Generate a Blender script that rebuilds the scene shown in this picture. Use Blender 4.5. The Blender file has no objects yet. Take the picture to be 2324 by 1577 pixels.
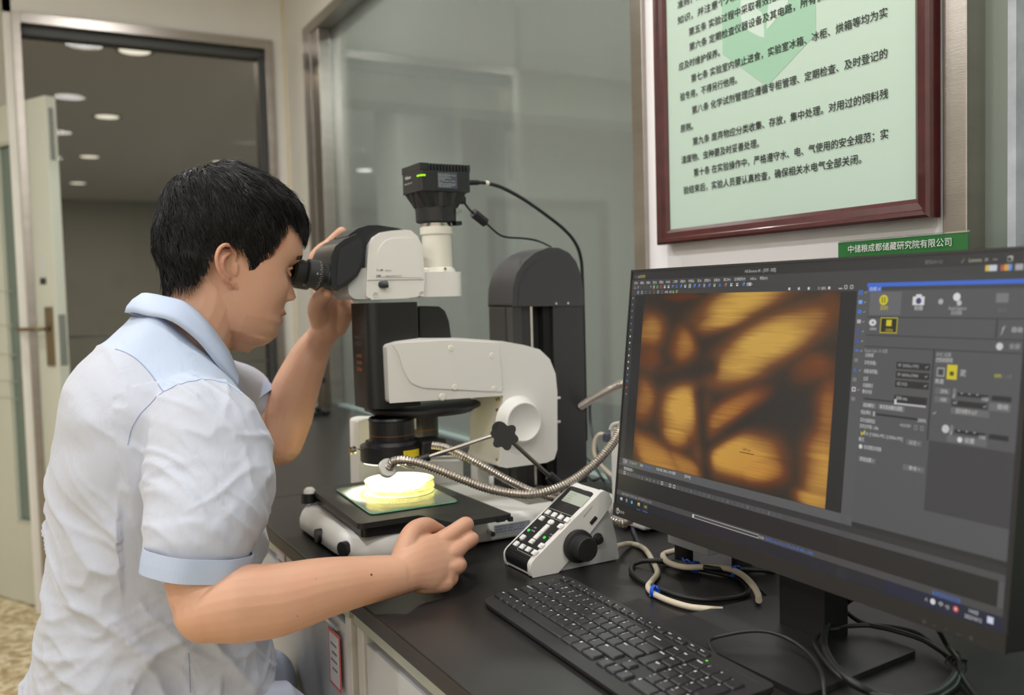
import bpy, bmesh, math, random
from mathutils import Vector, Matrix, noise
from mathutils.bvhtree import BVHTree
random.seed(7)
C = bpy.context.scene.collection
sc = bpy.context.scene
BT = 0.80                      # height of the worktop above the floor; all z below are relative to the worktop

# ------------------------------------------------------------------ camera
FPX, YAW, PITCH, ROLL, CH = 2062.15, 0.5059, 0.0538, -0.0273, 0.414
def _axes():
    f = Vector((math.sin(YAW)*math.cos(PITCH), math.cos(YAW)*math.cos(PITCH), -math.sin(PITCH)))
    r = Vector((math.cos(YAW), -math.sin(YAW), 0)); u = r.cross(f)
    r2 = r*math.cos(ROLL)+u*math.sin(ROLL); u2 = -r*math.sin(ROLL)+u*math.cos(ROLL)
    return r2, u2, f
RX, UY, FW = _axes()
EYE = Vector((0, 0, CH))
cam = bpy.data.objects.new('camera', bpy.data.cameras.new('camera')); C.objects.link(cam)
M = Matrix((( RX.x, UY.x, -FW.x, 0), (RX.y, UY.y, -FW.y, 0), (RX.z, UY.z, -FW.z, CH+BT), (0, 0, 0, 1)))
cam.matrix_world = M
cam.data.sensor_width = 36; cam.data.lens = FPX/2324*36; cam.data.clip_start = 0.02
cam.data.dof.use_dof = True; cam.data.dof.focus_distance = 1.24; cam.data.dof.aperture_fstop = 3.8
sc.camera = cam
# ------------------------------------------------------------------ world, lights, exposure
w = bpy.data.worlds.new('world'); sc.world = w; w.use_nodes = True
w.node_tree.nodes['Background'].inputs[0].default_value = (.8, .85, .9, 1)
w.node_tree.nodes['Background'].inputs[1].default_value = 0.35
sc.view_settings.view_transform = 'Standard'; sc.view_settings.look = 'None'
sc.view_settings.exposure = 0.0; sc.view_settings.gamma = 1.0; sc.view_settings.use_curve_mapping = False
sc.cycles.use_denoising = True
sc.cycles.max_bounces = 6; sc.cycles.transparent_max_bounces = 12; sc.cycles.caustics_reflective = False; sc.cycles.caustics_refractive = False
def light(name, kind, loc, energy, col=(1, 1, 1), size=1, size_y=None, rot=(0, 0, 0), spot=None, blend=.3):
    d = bpy.data.lights.new(name, kind); d.energy = energy; d.color = col
    if kind == 'AREA':
        d.size = size
        if size_y: d.shape = 'RECTANGLE'; d.size_y = size_y
    elif kind == 'SPOT': d.spot_size = spot; d.spot_blend = blend; d.shadow_soft_size = size
    else: d.shadow_soft_size = size
    o = bpy.data.objects.new(name, d); C.objects.link(o); o.location = (loc[0], loc[1], loc[2]+BT); o.rotation_euler = rot
    return o
ROOM_LAMPS = [(x, y) for x in (-1.75, -.65, .45) for y in (-1.5, -.1, 1.3, 2.7)]
for i, (x, y) in enumerate(ROOM_LAMPS):
    o = light('downlight_beam', 'AREA', (x, y, 1.88), 9.4, (1, .988, .98), .19); o.data.shape = 'DISK'
CORR_LAMPS = [(.72, 5.69, 14), (.75, 7.69, 16), (.775, 9.74, 20), (.80, 11.79, 20), (.19, 5.41, 8), (1.97, 5.66, 55), (3.48, 5.42, 60), (3.54, 7.58, 60), (3.57, 9.76, 60), (2.0, 3.2, 60), (3.5, 3.2, 60), (2.0, .9, 60), (3.5, .9, 60), (2.0, 9.7, 50)]  # the closing entries are unseen lamps added for brightness beyond the glass
for (x, y, e) in CORR_LAMPS:
    inner = x < 1; o = light('corridor_light', 'AREA', (x, y, 1.888), e*(2.1 if inner else 1.2), (1, .93, .83) if inner else (1, 1, .965), .16); o.data.shape = 'DISK'

# ------------------------------------------------------------------ pixel helpers (2324 x 1577 frame) onto planes of known depth
def _ray(px, py): return RX*((px-1162)/FPX) - UY*((py-788.5)/FPX) + FW
def onz(px, py, z=0.): q = _ray(px, py); return EYE + q*((z-CH)/q.z)
def ony(px, py, y): q = _ray(px, py); return EYE + q*(y/q.y)
def onx(px, py, x): q = _ray(px, py); return EYE + q*(x/q.x)
def dep(px, py, t): return EYE + _ray(px, py)*t

# ------------------------------------------------------------------ materials
def lin(c):
    c = c/255.
    return c/12.92 if c <= .04045 else ((c+.055)/1.055)**2.4
def rgb(r, g, b): return (lin(r), lin(g), lin(b), 1)
MATS = {}
def mat(name, col, rough=.5, metal=0., spec=.5, bump=0., bscale=200., var=0., vscale=8., coat=0., sss=0., emit=None, estr=1., attr=None, aniso=0., sheen=0., stretch=None):
    if name in MATS: return MATS[name]
    m = bpy.data.materials.new(name); m.use_nodes = True; nt = m.node_tree; b = nt.nodes['Principled BSDF']
    col = rgb(*col) if max(col) > 1 else (*col, 1)
    b.inputs['Base Color'].default_value = col; b.inputs['Roughness'].default_value = rough; b.inputs['Metallic'].default_value = metal
    b.inputs['Specular IOR Level'].default_value = spec; b.inputs['Coat Weight'].default_value = coat
    if sheen: b.inputs['Sheen Weight'].default_value = sheen
    if aniso: b.inputs['Anisotropic'].default_value = aniso
    if sss:
        b.inputs['Subsurface Weight'].default_value = sss; b.inputs['Subsurface Radius'].default_value = (1, .4, .25); b.inputs['Subsurface Scale'].default_value = .006
    if emit: b.inputs['Emission Color'].default_value = rgb(*emit); b.inputs['Emission Strength'].default_value = estr
    tc = nt.nodes.new('ShaderNodeTexCoord'); src = tc.outputs['Object']
    if stretch:
        mp = nt.nodes.new('ShaderNodeMapping'); mp.inputs['Scale'].default_value = stretch; nt.links.new(src, mp.inputs[0]); src = mp.outputs[0]
    base = None
    if attr:
        a = nt.nodes.new('ShaderNodeAttribute'); a.attribute_name = attr; base = a.outputs['Color']
    if var or attr:
        if var:
            n = nt.nodes.new('ShaderNodeTexNoise'); n.inputs['Scale'].default_value = vscale; n.inputs['Detail'].default_value = 5; nt.links.new(src, n.inputs['Vector'])
            mr = nt.nodes.new('ShaderNodeMapRange'); mr.inputs[1].default_value = .3; mr.inputs[2].default_value = .7; mr.inputs[3].default_value = 1-var; mr.inputs[4].default_value = 1+var
            nt.links.new(n.outputs[0], mr.inputs[0])
            mx = nt.nodes.new('ShaderNodeMix'); mx.data_type = 'RGBA'; mx.blend_type = 'MULTIPLY'; mx.inputs[0].default_value = 1
            if base: nt.links.new(base, mx.inputs[6])
            else: mx.inputs[6].default_value = col
            cb = nt.nodes.new('ShaderNodeCombineColor')
            for k in range(3): nt.links.new(mr.outputs[0], cb.inputs[k])
            nt.links.new(cb.outputs[0], mx.inputs[7]); base = mx.outputs[2]
        nt.links.new(base, b.inputs['Base Color'])
    if bump:
        n2 = nt.nodes.new('ShaderNodeTexNoise'); n2.inputs['Scale'].default_value = bscale; n2.inputs['Detail'].default_value = 4; nt.links.new(src, n2.inputs['Vector'])
        bp = nt.nodes.new('ShaderNodeBump'); bp.inputs['Strength'].default_value = bump; bp.inputs['Distance'].default_value = .002
        nt.links.new(n2.outputs[0], bp.inputs['Height']); nt.links.new(bp.outputs[0], b.inputs['Normal'])
    MATS[name] = m; return m
def emis(name, col, s=1., attr=None):
    if name in MATS: return MATS[name]
    m = bpy.data.materials.new(name); m.use_nodes = True; nt = m.node_tree; nt.nodes.clear()
    e = nt.nodes.new('ShaderNodeEmission'); o = nt.nodes.new('ShaderNodeOutputMaterial'); nt.links.new(e.outputs[0], o.inputs[0])
    if attr:
        a = nt.nodes.new('ShaderNodeAttribute'); a.attribute_name = attr; nt.links.new(a.outputs['Color'], e.inputs[0])
    else: e.inputs[0].default_value = rgb(*col)
    e.inputs[1].default_value = s; MATS[name] = m; return m
def glass(name, tint, refl=.06, rough=0., haze=0., hazecol=(200, 210, 205), fm=.55):
    if name in MATS: return MATS[name]
    m = bpy.data.materials.new(name); m.use_nodes = True; nt = m.node_tree; nt.nodes.clear()
    o = nt.nodes.new('ShaderNodeOutputMaterial'); t = nt.nodes.new('ShaderNodeBsdfTransparent'); g = nt.nodes.new('ShaderNodeBsdfGlossy')
    t.inputs[0].default_value = rgb(*tint); g.inputs['Roughness'].default_value = rough; g.inputs[0].default_value = (1, 1, 1, 1)
    lw = nt.nodes.new('ShaderNodeFresnel'); lw.inputs[0].default_value = 1.45
    mr = nt.nodes.new('ShaderNodeMath'); mr.operation = 'MULTIPLY_ADD'; mr.inputs[1].default_value = fm; mr.inputs[2].default_value = max(0, refl-.05); nt.links.new(lw.outputs[0], mr.inputs[0])
    mx = nt.nodes.new('ShaderNodeMixShader'); nt.links.new(mr.outputs[0], mx.inputs[0]); nt.links.new(t.outputs[0], mx.inputs[1]); nt.links.new(g.outputs[0], mx.inputs[2])
    out = mx.outputs[0]
    if haze:
        d = nt.nodes.new('ShaderNodeBsdfDiffuse'); d.inputs[0].default_value = rgb(*hazecol)
        m2 = nt.nodes.new('ShaderNodeMixShader'); m2.inputs[0].default_value = haze; nt.links.new(out, m2.inputs[1]); nt.links.new(d.outputs[0], m2.inputs[2]); out = m2.outputs[0]
    nt.links.new(out, o.inputs[0]); MATS[name] = m; return m

# ------------------------------------------------------------------ objects
def root(o):
    while o.parent: o = o.parent
    return o
def tag(o, label=None, cat=None, group=None, kind=None):
    if label: o['label'] = label
    if cat: o['category'] = cat
    if group: o['group'] = group
    if kind: o['kind'] = kind
    return o
def thing(name, loc, label, cat, group=None):
    o = bpy.data.objects.new(name, None); C.objects.link(o); o.empty_display_size = .05
    o.location = (loc[0], loc[1], loc[2]+BT); return tag(o, label, cat, group)
class MB:
    """collects shapes (coordinates relative to the worktop) and links them as one mesh object"""
    def __init__(s): s.v = []; s.f = []; s.sm = []; s.mi = []
    def add(s, vs, fs, smooth=False, mi=0):
        n = len(s.v); s.v += [Vector(v) for v in vs]; s.f += [tuple(i+n for i in f) for f in fs]; s.sm += [smooth]*len(fs); s.mi += [mi]*len(fs); return s
    def box(s, a, b, mi=0):
        x0, y0, z0 = (min(a[i], b[i]) for i in range(3)); x1, y1, z1 = (max(a[i], b[i]) for i in range(3))
        return s.add([(x0,y0,z0),(x1,y0,z0),(x1,y1,z0),(x0,y1,z0),(x0,y0,z1),(x1,y0,z1),(x1,y1,z1),(x0,y1,z1)],
                     [(0,3,2,1),(4,5,6,7),(0,1,5,4),(1,2,6,5),(2,3,7,6),(3,0,4,7)], False, mi)
    def rbox(s, a, b, r=.003, seg=3, mi=0):
        bm = bmesh.new(); bmesh.ops.create_cube(bm, size=1)
        c = [(a[i]+b[i])/2 for i in range(3)]; d = [abs(b[i]-a[i]) for i in range(3)]
        for v in bm.verts: v.co = Vector((c[0]+v.co.x*d[0], c[1]+v.co.y*d[1], c[2]+v.co.z*d[2]))
        bmesh.ops.bevel(bm, geom=bm.edges[:], offset=min(r, min(d)*.49), segments=seg, affect='EDGES', profile=.5)
        return s.bm(bm, False, mi)
    def bm(s, bm, smooth=False, mi=0):
        bm.verts.ensure_lookup_table(); bm.verts.index_update()
        s.add([v.co.copy() for v in bm.verts], [tuple(v.index for v in f.verts) for f in bm.faces], smooth, mi); bm.free(); return s
    def cyl(s, p, q, r, r2=None, n=24, cap=True, smooth=True, mi=0):
        p = Vector(p); q = Vector(q); r2 = r if r2 is None else r2; d = (q-p).normalized()
        a = d.orthogonal().normalized(); b = d.cross(a); vs = []
        for (c, rr) in ((p, r), (q, r2)):
            for i in range(n): t = 2*math.pi*i/n; vs.append(c+a*math.cos(t)*rr+b*math.sin(t)*rr)
        s.add(vs, [(i, (i+1) % n, n+(i+1) % n, n+i) for i in range(n)], smooth, mi)
        if cap: s.add(vs, [tuple(range(n))[::-1], tuple(range(n, 2*n))], False, mi)
        return s
    def lathe(s, p, d, prof, n=32, smooth=False, mi=0):
        """prof: list of (distance along d, radius)"""
        p = Vector(p); d = Vector(d).normalized(); a = d.orthogonal().normalized(); b = d.cross(a); vs = []
        for (h, r) in prof:
            for i in range(n): t = 2*math.pi*i/n; vs.append(p+d*h+a*math.cos(t)*r+b*math.sin(t)*r)
        fs = [(k*n+i, k*n+(i+1) % n, (k+1)*n+(i+1) % n, (k+1)*n+i) for k in range(len(prof)-1) for i in range(n)]
        return s.add(vs, fs, smooth, mi)
    def prism(s, poly, d, mi=0, smooth=False):
        """poly: planar outline, extruded by vector d"""
        n = len(poly); d = Vector(d); vs = [Vector(p) for p in poly]+[Vector(p)+d for p in poly]
        s.add(vs, [(i, (i+1) % n, n+(i+1) % n, n+i) for i in range(n)], smooth, mi)
        return s.add(vs, [tuple(range(n))[::-1], tuple(range(n, 2*n))], False, mi)
    def tube(s, pts, r, n=10, cap=True, mi=0, smooth=True):
        pts = [Vector(p) for p in pts]; vs = []; N = len(pts)
        rr = r if isinstance(r, (list, tuple)) else [r]*N
        ref = None
        for i, p in enumerate(pts):
            t = (pts[min(i+1, N-1)]-pts[max(i-1, 0)]).normalized()
            if ref is None: ref = t.orthogonal().normalized()
            ref = (ref-t*ref.dot(t)).normalized(); b = t.cross(ref)
            for k in range(n): a = 2*math.pi*k/n; vs.append(p+ref*math.cos(a)*rr[i]+b*math.sin(a)*rr[i])
        s.add(vs, [(i*n+k, i*n+(k+1) % n, (i+1)*n+(k+1) % n, (i+1)*n+k) for i in range(N-1) for k in range(n)], smooth, mi)
        if cap: s.add(vs, [tuple(range(n))[::-1], tuple(range((N-1)*n, N*n))], False, mi)
        return s
    def build(s, name, m, parent=None, bevel=0, seg=2, loc=None, kind=None, label=None, autosmooth=None):
        me = bpy.data.meshes.new(name); o = bpy.data.objects.new(name, me); C.objects.link(o)
        if parent is not None:
            L = Vector(root(parent).location); o.parent = parent
        else:
            L = Vector((0, 0, 0)) if loc is None else Vector((loc[0], loc[1], loc[2]+BT)); o.location = L
        off = Vector((0, 0, BT))-L
        me.from_pydata([v+off for v in s.v], [], s.f)
        ms = m if isinstance(m, (list, tuple)) else [m]
        for x in ms: me.materials.append(x)
        me.polygons.foreach_set('use_smooth', s.sm); me.polygons.foreach_set('material_index', s.mi); me.update()
        if bevel:
            md = o.modifiers.new('bevel', 'BEVEL'); md.width = bevel; md.segments = seg; md.limit_method = 'ANGLE'; md.angle_limit = .6; md.harden_normals = False
            me.polygons.foreach_set('use_smooth', [True]*len(me.polygons))
            wn = o.modifiers.new('wn', 'WEIGHTED_NORMAL'); wn.keep_sharp = False; wn.weight = 80
        if kind: o['kind'] = kind
        if label: o['label'] = label
        return o
def struct(name, mb, m, loc=(0, 0, 0), parent=None, **k):
    o = mb.build(name, m, parent, loc=None if parent else loc, **k)
    if not parent: o['kind'] = 'structure'
    return o
def smooth_path(pts, per=8):
    pts = [Vector(p) for p in pts]; out = []; N = len(pts)
    for i in range(N-1):
        p0 = pts[max(i-1, 0)]; p1 = pts[i]; p2 = pts[i+1]; p3 = pts[min(i+2, N-1)]
        for k in range(per):
            t = k/per; t2 = t*t; t3 = t2*t
            out.append(.5*((2*p1)+(p2-p0)*t+(2*p0-5*p1+4*p2-p3)*t2+(3*p1-p0-3*p2+p3)*t3))
    out.append(pts[-1]); return out
def resample(pts, step):
    out = [pts[0].copy()]; acc = 0
    for a, b in zip(pts, pts[1:]):
        L = (b-a).length
        if L < 1e-9: continue
        while acc+L >= step:
            t = (step-acc)/L; a = a.lerp(b, t); out.append(a.copy()); L = (b-a).length; acc = 0
            if L < 1e-9: break
        acc += L
    return out
def round_poly(pts, r, seg=5):
    """rounds the corners of a planar closed outline; r is a number or a list"""
    out = []; N = len(pts); pts = [Vector(p) for p in pts]
    for i, p in enumerate(pts):
        a = pts[i-1]; b = pts[(i+1) % N]; rr = r[i] if isinstance(r, (list, tuple)) else r
        if rr <= 0: out.append(p); continue
        la = (a-p).length; lb = (b-p).length; d = min(rr, la*.48, lb*.48); A = p+(a-p).normalized()*d; B = p+(b-p).normalized()*d
        for k in range(seg+1):
            t = k/seg; out.append((1-t)**2*A+2*t*(1-t)*p+t*t*B)
    return out
def pyp(pts, y, r=0, seg=5): return round_poly([ony(a, b, y) for a, b in pts], r, seg)
_tc = {}
def text_mb(mb, s, size, origin, right, up, width=None, height=None, align='LEFT', bold=0., depth=0., mi=0, valign=0):
    """flat lettering; right and up are unit vectors"""
    key = s
    if key not in _tc:
        cu = bpy.data.curves.new('t', 'FONT'); cu.body = s; cu.size = 1; cu.resolution_u = 2; cu.fill_mode = 'FRONT'
        o = bpy.data.objects.new('t', cu); C.objects.link(o); dg = bpy.context.evaluated_depsgraph_get()
        me = bpy.data.meshes.new_from_object(o.evaluated_get(dg))
        _tc[key] = ([v.co.copy() for v in me.vertices], [tuple(p.vertices) for p in me.polygons])
        bpy.data.objects.remove(o); bpy.data.curves.remove(cu); bpy.data.meshes.remove(me)
    vs, fs = _tc[key]
    if not vs: return mb
    x0 = min(v.x for v in vs); x1 = max(v.x for v in vs); y0 = min(v.y for v in vs); y1 = max(v.y for v in vs)
    sx = size if width is None else width/max(1e-6, x1-x0); sy = size if height is None else height/max(1e-6, y1-y0)
    ox = x0 if width is not None else 0
    if align == 'CENTER': ox = (x0+x1)/2
    oy = (y0+y1)/2 if valign else 0
    O = Vector(origin); R = Vector(right); U = Vector(up); Nn = R.cross(U)*max(depth, .00003 if bold else 0)
    for k, (bx, by) in enumerate([(0, 0)] if not bold else [(-bold, 0), (bold, 0), (0, bold), (0, -bold)]):
        mb.add([O+R*((v.x-ox)*sx+bx)+U*((v.y-oy)*sy+by)+Nn*(1+.7*k) for v in vs], fs, False, mi)
    return mb

# shared materials
wall_m = mat('wall_paint', (226, 223, 216), .75, bump=.05, bscale=60, var=.02)
ceil_m = mat('ceiling_paint', (232, 232, 226), .85)
steel = mat('brushed_steel', (172, 166, 160), .28, 1, bump=.06, bscale=60, stretch=(1, 1, 12), var=.06, vscale=3)
chrome = mat('chrome', (205, 200, 195), .2, 1)
flexm = mat('flexible_steel', (188, 180, 172), .3, 1)
white_pl = mat('white_plastic', (228, 226, 222), .42, bump=.03, bscale=900)
white2 = mat('cream_plastic', (230, 226, 214), .4, bump=.03, bscale=900)
grey_pl = mat('grey_plastic', (196, 197, 196), .45)
black_pl = mat('black_plastic', (28, 28, 30), .42, bump=.05, bscale=1400)
black_mt = mat('black_metal', (24, 24, 26), .38, bump=.03, bscale=1200)
black_rb = mat('black_rubber', (22, 22, 23), .62)
black_gl = mat('glossy_black', (14, 14, 16), .2, coat=.4)
dark_gap = mat('dark_recess', (6, 6, 7), .8)
white_ink = mat('white_print', (225, 225, 225), .6)
grey_ink = mat('grey_print', (110, 110, 112), .6)
black_ink = mat('black_print', (32, 34, 34), .7)
# ================================================================== the room
WX, FY = 1.15, 4.10            # plane of the wall on the right, plane of the wall behind
def floor_mat():
    m = mat('speckled_stone_floor', (190, 172, 132), .35, coat=.2)
    nt = m.node_tree; b = nt.nodes['Principled BSDF']; tc = nt.nodes.new('ShaderNodeTexCoord')
    v = nt.nodes.new('ShaderNodeTexVoronoi'); v.inputs['Scale'].default_value = 42; nt.links.new(tc.outputs['Object'], v.inputs['Vector'])
    r = nt.nodes.new('ShaderNodeValToRGB'); r.color_ramp.elements[0].color = rgb(160, 134, 92); r.color_ramp.elements[1].color = rgb(232, 218, 186)
    e = r.color_ramp.elements.new(.5); e.color = rgb(204, 186, 146)
    s = nt.nodes.new('ShaderNodeSeparateColor'); nt.links.new(v.outputs['Color'], s.inputs[0]); nt.links.new(s.outputs[0], r.inputs[0]); nt.links.new(r.outputs[0], b.inputs['Base Color'])
    return m
struct('floor', MB().box((-3, -2.2, -.85), (7, 14, -.8)), floor_mat())
cf_m = mat('bounce_grey', (150, 153, 155), .35, var=.04)
struct('floor_bounce_slab', MB().box((WX+.13, -2.1, -.7995), (5.6, 13.6, -.797)).box((-.8, 4.95, -.7995), (WX+.13, 13.6, -.797)), cf_m)  # grey slab added over the stone floor to take yellow out of bounced light
struct('ceiling', MB().box((-3, -2.2, 1.9), (7, 14, 1.95)), ceil_m)
struct('wall_left', MB().box((-2.5, -2.1, -.8), (-2.4, 4.8, 1.9)), wall_m)
struct('wall_front', MB().box((-2.5, -2.2, -.8), (7, -2.1, 1.9)), wall_m)
# wall behind: lintel over the doorway, pier at the corner, recessed stretch at the left where the open door hangs
L0, L1, LT = .0728, 1.09, 1.585
struct('wall_back', MB().box((L0-.03, FY, LT), (WX+.06, FY+.12, 1.9)).box((L1, FY, -.8), (WX+.06, FY+.12, LT)), wall_m)
struct('wall_recess', MB().box((-2.5, 4.8, -.8), (L0-.03, 4.9, 1.9)).box((L0-.03, FY, -.8), (L0, 4.8, 1.9)), wall_m)
# stainless frame of the doorway with its dark glass
fr = struct('door_1', MB().box((L0, FY-.02, -.8), (L0+.03, FY+.14, LT)).box((L1-.035, FY-.02, -.8), (L1, FY+.14, LT)).box((L0+.03, FY-.02, LT-.04), (L1-.035, FY+.14, LT)), steel, bevel=.002)
MB().box((L0+.03, FY+.02, LT-.075), (L1-.035, FY+.09, LT-.04)).box((L1-.06, FY+.02, -.8), (L1-.035, FY+.09, LT-.07)).build('inner_frame', mat('dark_frame', (70, 72, 72), .5), fr)
smoke = glass('smoked_glass', (176, 171, 165), .05, fm=.12)
MB().box((L0+.03, FY+.05, -.78), (L1-.06, FY+.056, LT-.07)).build('pane', smoke, fr)
MB().box((L0+.03, FY+.045, .3), (L1-.06, FY+.066, .31)).box((L0+.03, FY+.045, .16), (L1-.06, FY+.066, .168)).build('rail', mat('dark_rail', (82, 84, 84), .5), fr)
struct('trim_1', MB().box((WX-.012, FY-.012, -.8), (WX, FY, 1.9)), mat('sealant', (214, 205, 178), .6))

# right-hand wall: big window beyond the pillar that carries the framed rules, another window this side of it
WT = 1.565
struct('wall_right', MB().box((WX, .817, -.8), (WX+.12, 1.487, 1.9)), mat('pillar_paint', (250, 247, 250), .6, bump=.03, bscale=50))
struct('wall_right_top', MB().box((WX, 1.487, WT), (WX+.12, FY, 1.9)).box((WX, -2.1, WT), (WX+.12, .817, 1.9)), wall_m)
struct('wall_right_corner', MB().box((WX, 3.80, -.8), (WX+.12, FY, WT)), wall_m)
teal_glass = glass('green_tinted_glass', (216, 220, 217), .07, haze=.25, hazecol=(166, 170, 168))  # haze stands in for the bright room reflected in the pane
w1 = struct('window_1', MB().box((WX-.01, 1.487, -.8), (WX+.12, 1.525, WT)).box((WX-.01, 3.70, -.8), (WX+.12, 3.80, WT)).box((WX-.01, 1.525, WT-.045), (WX+.12, 3.70, WT)), steel, bevel=.002)
MB().box((WX+.05, 1.525, .0), (WX+.058, 3.70, WT-.045)).build('pane', teal_glass, w1)
MB().box((WX-.006, 3.60, -.8), (WX+.045, 3.695, WT-.045)).build('mullion', steel, w1, bevel=.003)
MB().box((WX+.02, 1.525, -.8), (WX+.06, 3.70, .0)).build('lower_panel', mat('lower_panel', (150, 168, 166), .5), w1)
w2 = struct('window_2', MB().box((WX-.01, .780, -.8), (WX+.12, .817, WT)).box((WX-.01, -2.1, WT-.045), (WX+.12, .78, WT)), steel, bevel=.002)
MB().box((WX+.03, .742, -.8), (WX+.05, .780, WT)).build('inner_strip', mat('grey_green_strip', (142, 152, 145), .5, .3), w2)
MB().box((WX+.02, .7305, -.8), (WX+.05, .742, WT)).build('sealant_strip', mat('sealant_grey', (172, 178, 186), .6, var=.2, vscale=20), w2)
MB().box((WX+.04, -2.1, -.8), (WX+.048, .7305, WT-.045)).build('pane', glass('green_tinted_glass_2', (200, 216, 208), .08, haze=.3, hazecol=(150, 165, 158)), w2)

# beyond the glass: corridor and neighbouring room
gw = mat('corridor_wall', (180, 184, 178), .7)
struct('wall_corridor_far', MB().box((-3, 13.6, -.8), (7, 13.7, 1.9)), gw)
struct('wall_corridor_right', MB().box((5.6, -2.1, -.8), (5.7, 13.6, 1.9)), gw)
struct('wall_corridor_left', MB().box((-.9, 4.9, -.8), (-.8, 13.6, 1.9)), mat('corridor_wall_dark', (150, 152, 144), .7))
struct('wall_corridor_pillar', MB().box((2.55, 6.2, -.8), (3.05, 6.7, 1.9)), mat('corridor_pillar', (150, 152, 146), .7))
d3 = struct('door_3', MB().box((3.35, 6.4, -.8), (3.42, 6.5, 1.22)).box((4.45, 6.4, -.8), (4.52, 6.5, 1.22)).box((3.42, 6.4, 1.15), (4.45, 6.5, 1.22)), mat('dark_door_frame', (96, 98, 96), .5))
struct('wall_corridor_mid', MB().box((3.05, 6.4, 1.22), (5.6, 6.5, 1.9)).box((4.52, 6.4, -.8), (5.6, 6.5, 1.22)).box((3.05, 6.4, -.8), (3.35, 6.5, 1.22)), mat('corridor_wall_pale', (168, 174, 166), .7))
MB().box((3.42, 6.45, -.8), (4.45, 6.47, 1.15)).build('leaf', mat('corridor_leaf', (140, 152, 146), .5), d3)
d4 = struct('door_4', MB().box((4.9, 3.4, -.8), (5.0, 3.5, 1.35)).box((5.0, 3.4, 1.2), (5.6, 3.5, 1.35)).box((5.5, 3.4, -.8), (5.6, 3.5, 1.35)), mat('dark_door_frame', (96, 98, 96), .5))
struct('trim_2', MB().box((1.6, 5.2, 1.62), (5.6, 5.5, 1.9)), mat('corridor_beam', (178, 182, 172), .7))

# open door leaf at the left
lp = Vector((.168, 3.962, -.8)); ld = Vector((-.48, .877, 0)).normalized(); ln = Vector((-ld.y, ld.x, 0))*-1  # ln points to the room side
ln = Vector((-.877, -.48, 0)).normalized(); th = Vector((.877, .48, 0)).normalized()*.045
def leafbox(mb, u0, u1, z0, z1, d0, d1, mi=0):
    a = [lp+ld*u+ln*d for u, d in ((u0, d0), (u1, d0), (u1, d1), (u0, d1))]
    return mb.prism([Vector((p.x, p.y, z0)) for p in a], (0, 0, z1-z0), mi)
dh = 1.243
door_m = mat('door_paint', (206, 209, 196), .5, bump=.03, bscale=40)
mb = MB(); G0, G1, GZ0, GZ1 = .15, .36, -.45, 1.09
leafbox(mb, 0, G0, -.795, dh, 0, -.045); leafbox(mb, G1, .85, -.795, dh, 0, -.045); leafbox(mb, G0, G1, -.795, GZ0, 0, -.045); leafbox(mb, G0, G1, GZ1, dh, 0, -.045)
dl = struct('door_2', mb, door_m, bevel=.002)
mb = MB(); leafbox(mb, G0, G1, GZ0, GZ1, -.018, -.026); mb.build('glass_strip', mat('frosted_glass', (112, 128, 120), .3), dl)
mb = MB(); leafbox(mb, G0-.012, G0+.004, GZ0, GZ1, .002, -.01); leafbox(mb, G0, G1, GZ1-.004, GZ1+.01, .002, -.01); leafbox(mb, G0, G1, GZ0-.01, GZ0+.004, .002, -.01); mb.build('glazing_bead', mat('bead_paint', (188, 192, 180), .5), dl)
mb = MB(); leafbox(mb, .02, .07, .20, .43, 0, .008); hp = mb.build('handle_plate', mat('bronze', (128, 112, 88), .35, .8), dl, bevel=.004)
a = lp+ld*.045+ln*.012+Vector((0, 0, 1.145)); b = a+ln*.045; c2 = b+ld*.13; MB().tube([a, b, b+ld*.03, c2], .008, 10).build('lever', mat('bronze', (128, 112, 88), .35, .8), hp)
mb = MB(); leafbox(mb, .055, .095, .52, .545, 0, .002, 0); leafbox(mb, .055, .095, .555, .64, 0, .0015, 1); mb.build('sticker', [mat('dark_sticker', (50, 56, 52), .6), mat('pale_sticker', (206, 208, 206), .6)], dl)
mb = MB(); leafbox(mb, -.002, 0, .20, .40, -.008, -.036); leafbox(mb, -.002, 0, 1.0, 1.2, -.012, -.03); mb.build('lock_plate', chrome, dl)
mb = MB()
for z in (.06, .13, .24, .36, .50): leafbox(mb, .30, .85, z-.002, z+.002, 0, .0012)
mb.build('groove', mat('groove_grey', (170, 172, 160), .6), dl)

# downlights: recessed lamps in the ceiling, in view through the glass or mirrored in it, plus unseen added ones
lamp_on = emis('lamp_glow', (250, 255, 246), 5.); n_d = 0
DL = [(.72, 5.69, 'first'), (.75, 7.69, 'second'), (.775, 9.74, 'third'), (.80, 11.79, 'fourth'), (.19, 5.41, 'cut'), (1.97, 5.66, 'w1'), (3.48, 5.42, 'w2'), (3.54, 7.58, 'w3'), (3.57, 9.76, 'w4')]
DL += [(2.0, 3.2, ''), (3.5, 3.2, ''), (2.0, .9, ''), (3.5, .9, ''), (2.0, 9.7, '')]  # lamps added out of view to brighten the next room
DLL = ['ceiling downlight beyond the doorway, nearest and largest of its row', 'ceiling downlight beyond the doorway, second in the row going away', 'ceiling downlight beyond the doorway, third in the row', 'ceiling downlight beyond the doorway, smallest and farthest of the row',
       'ceiling downlight peeping in at the top left corner of the doorway glass', 'bright downlight in the window just right of the steel mullion', 'downlight in the window high up near the framed notice', 'downlight in the window straight above the black microscope camera', 'dim downlight in the window low beside the steel mullion']+['added ceiling downlight lighting the next room, out of view']*5
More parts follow.
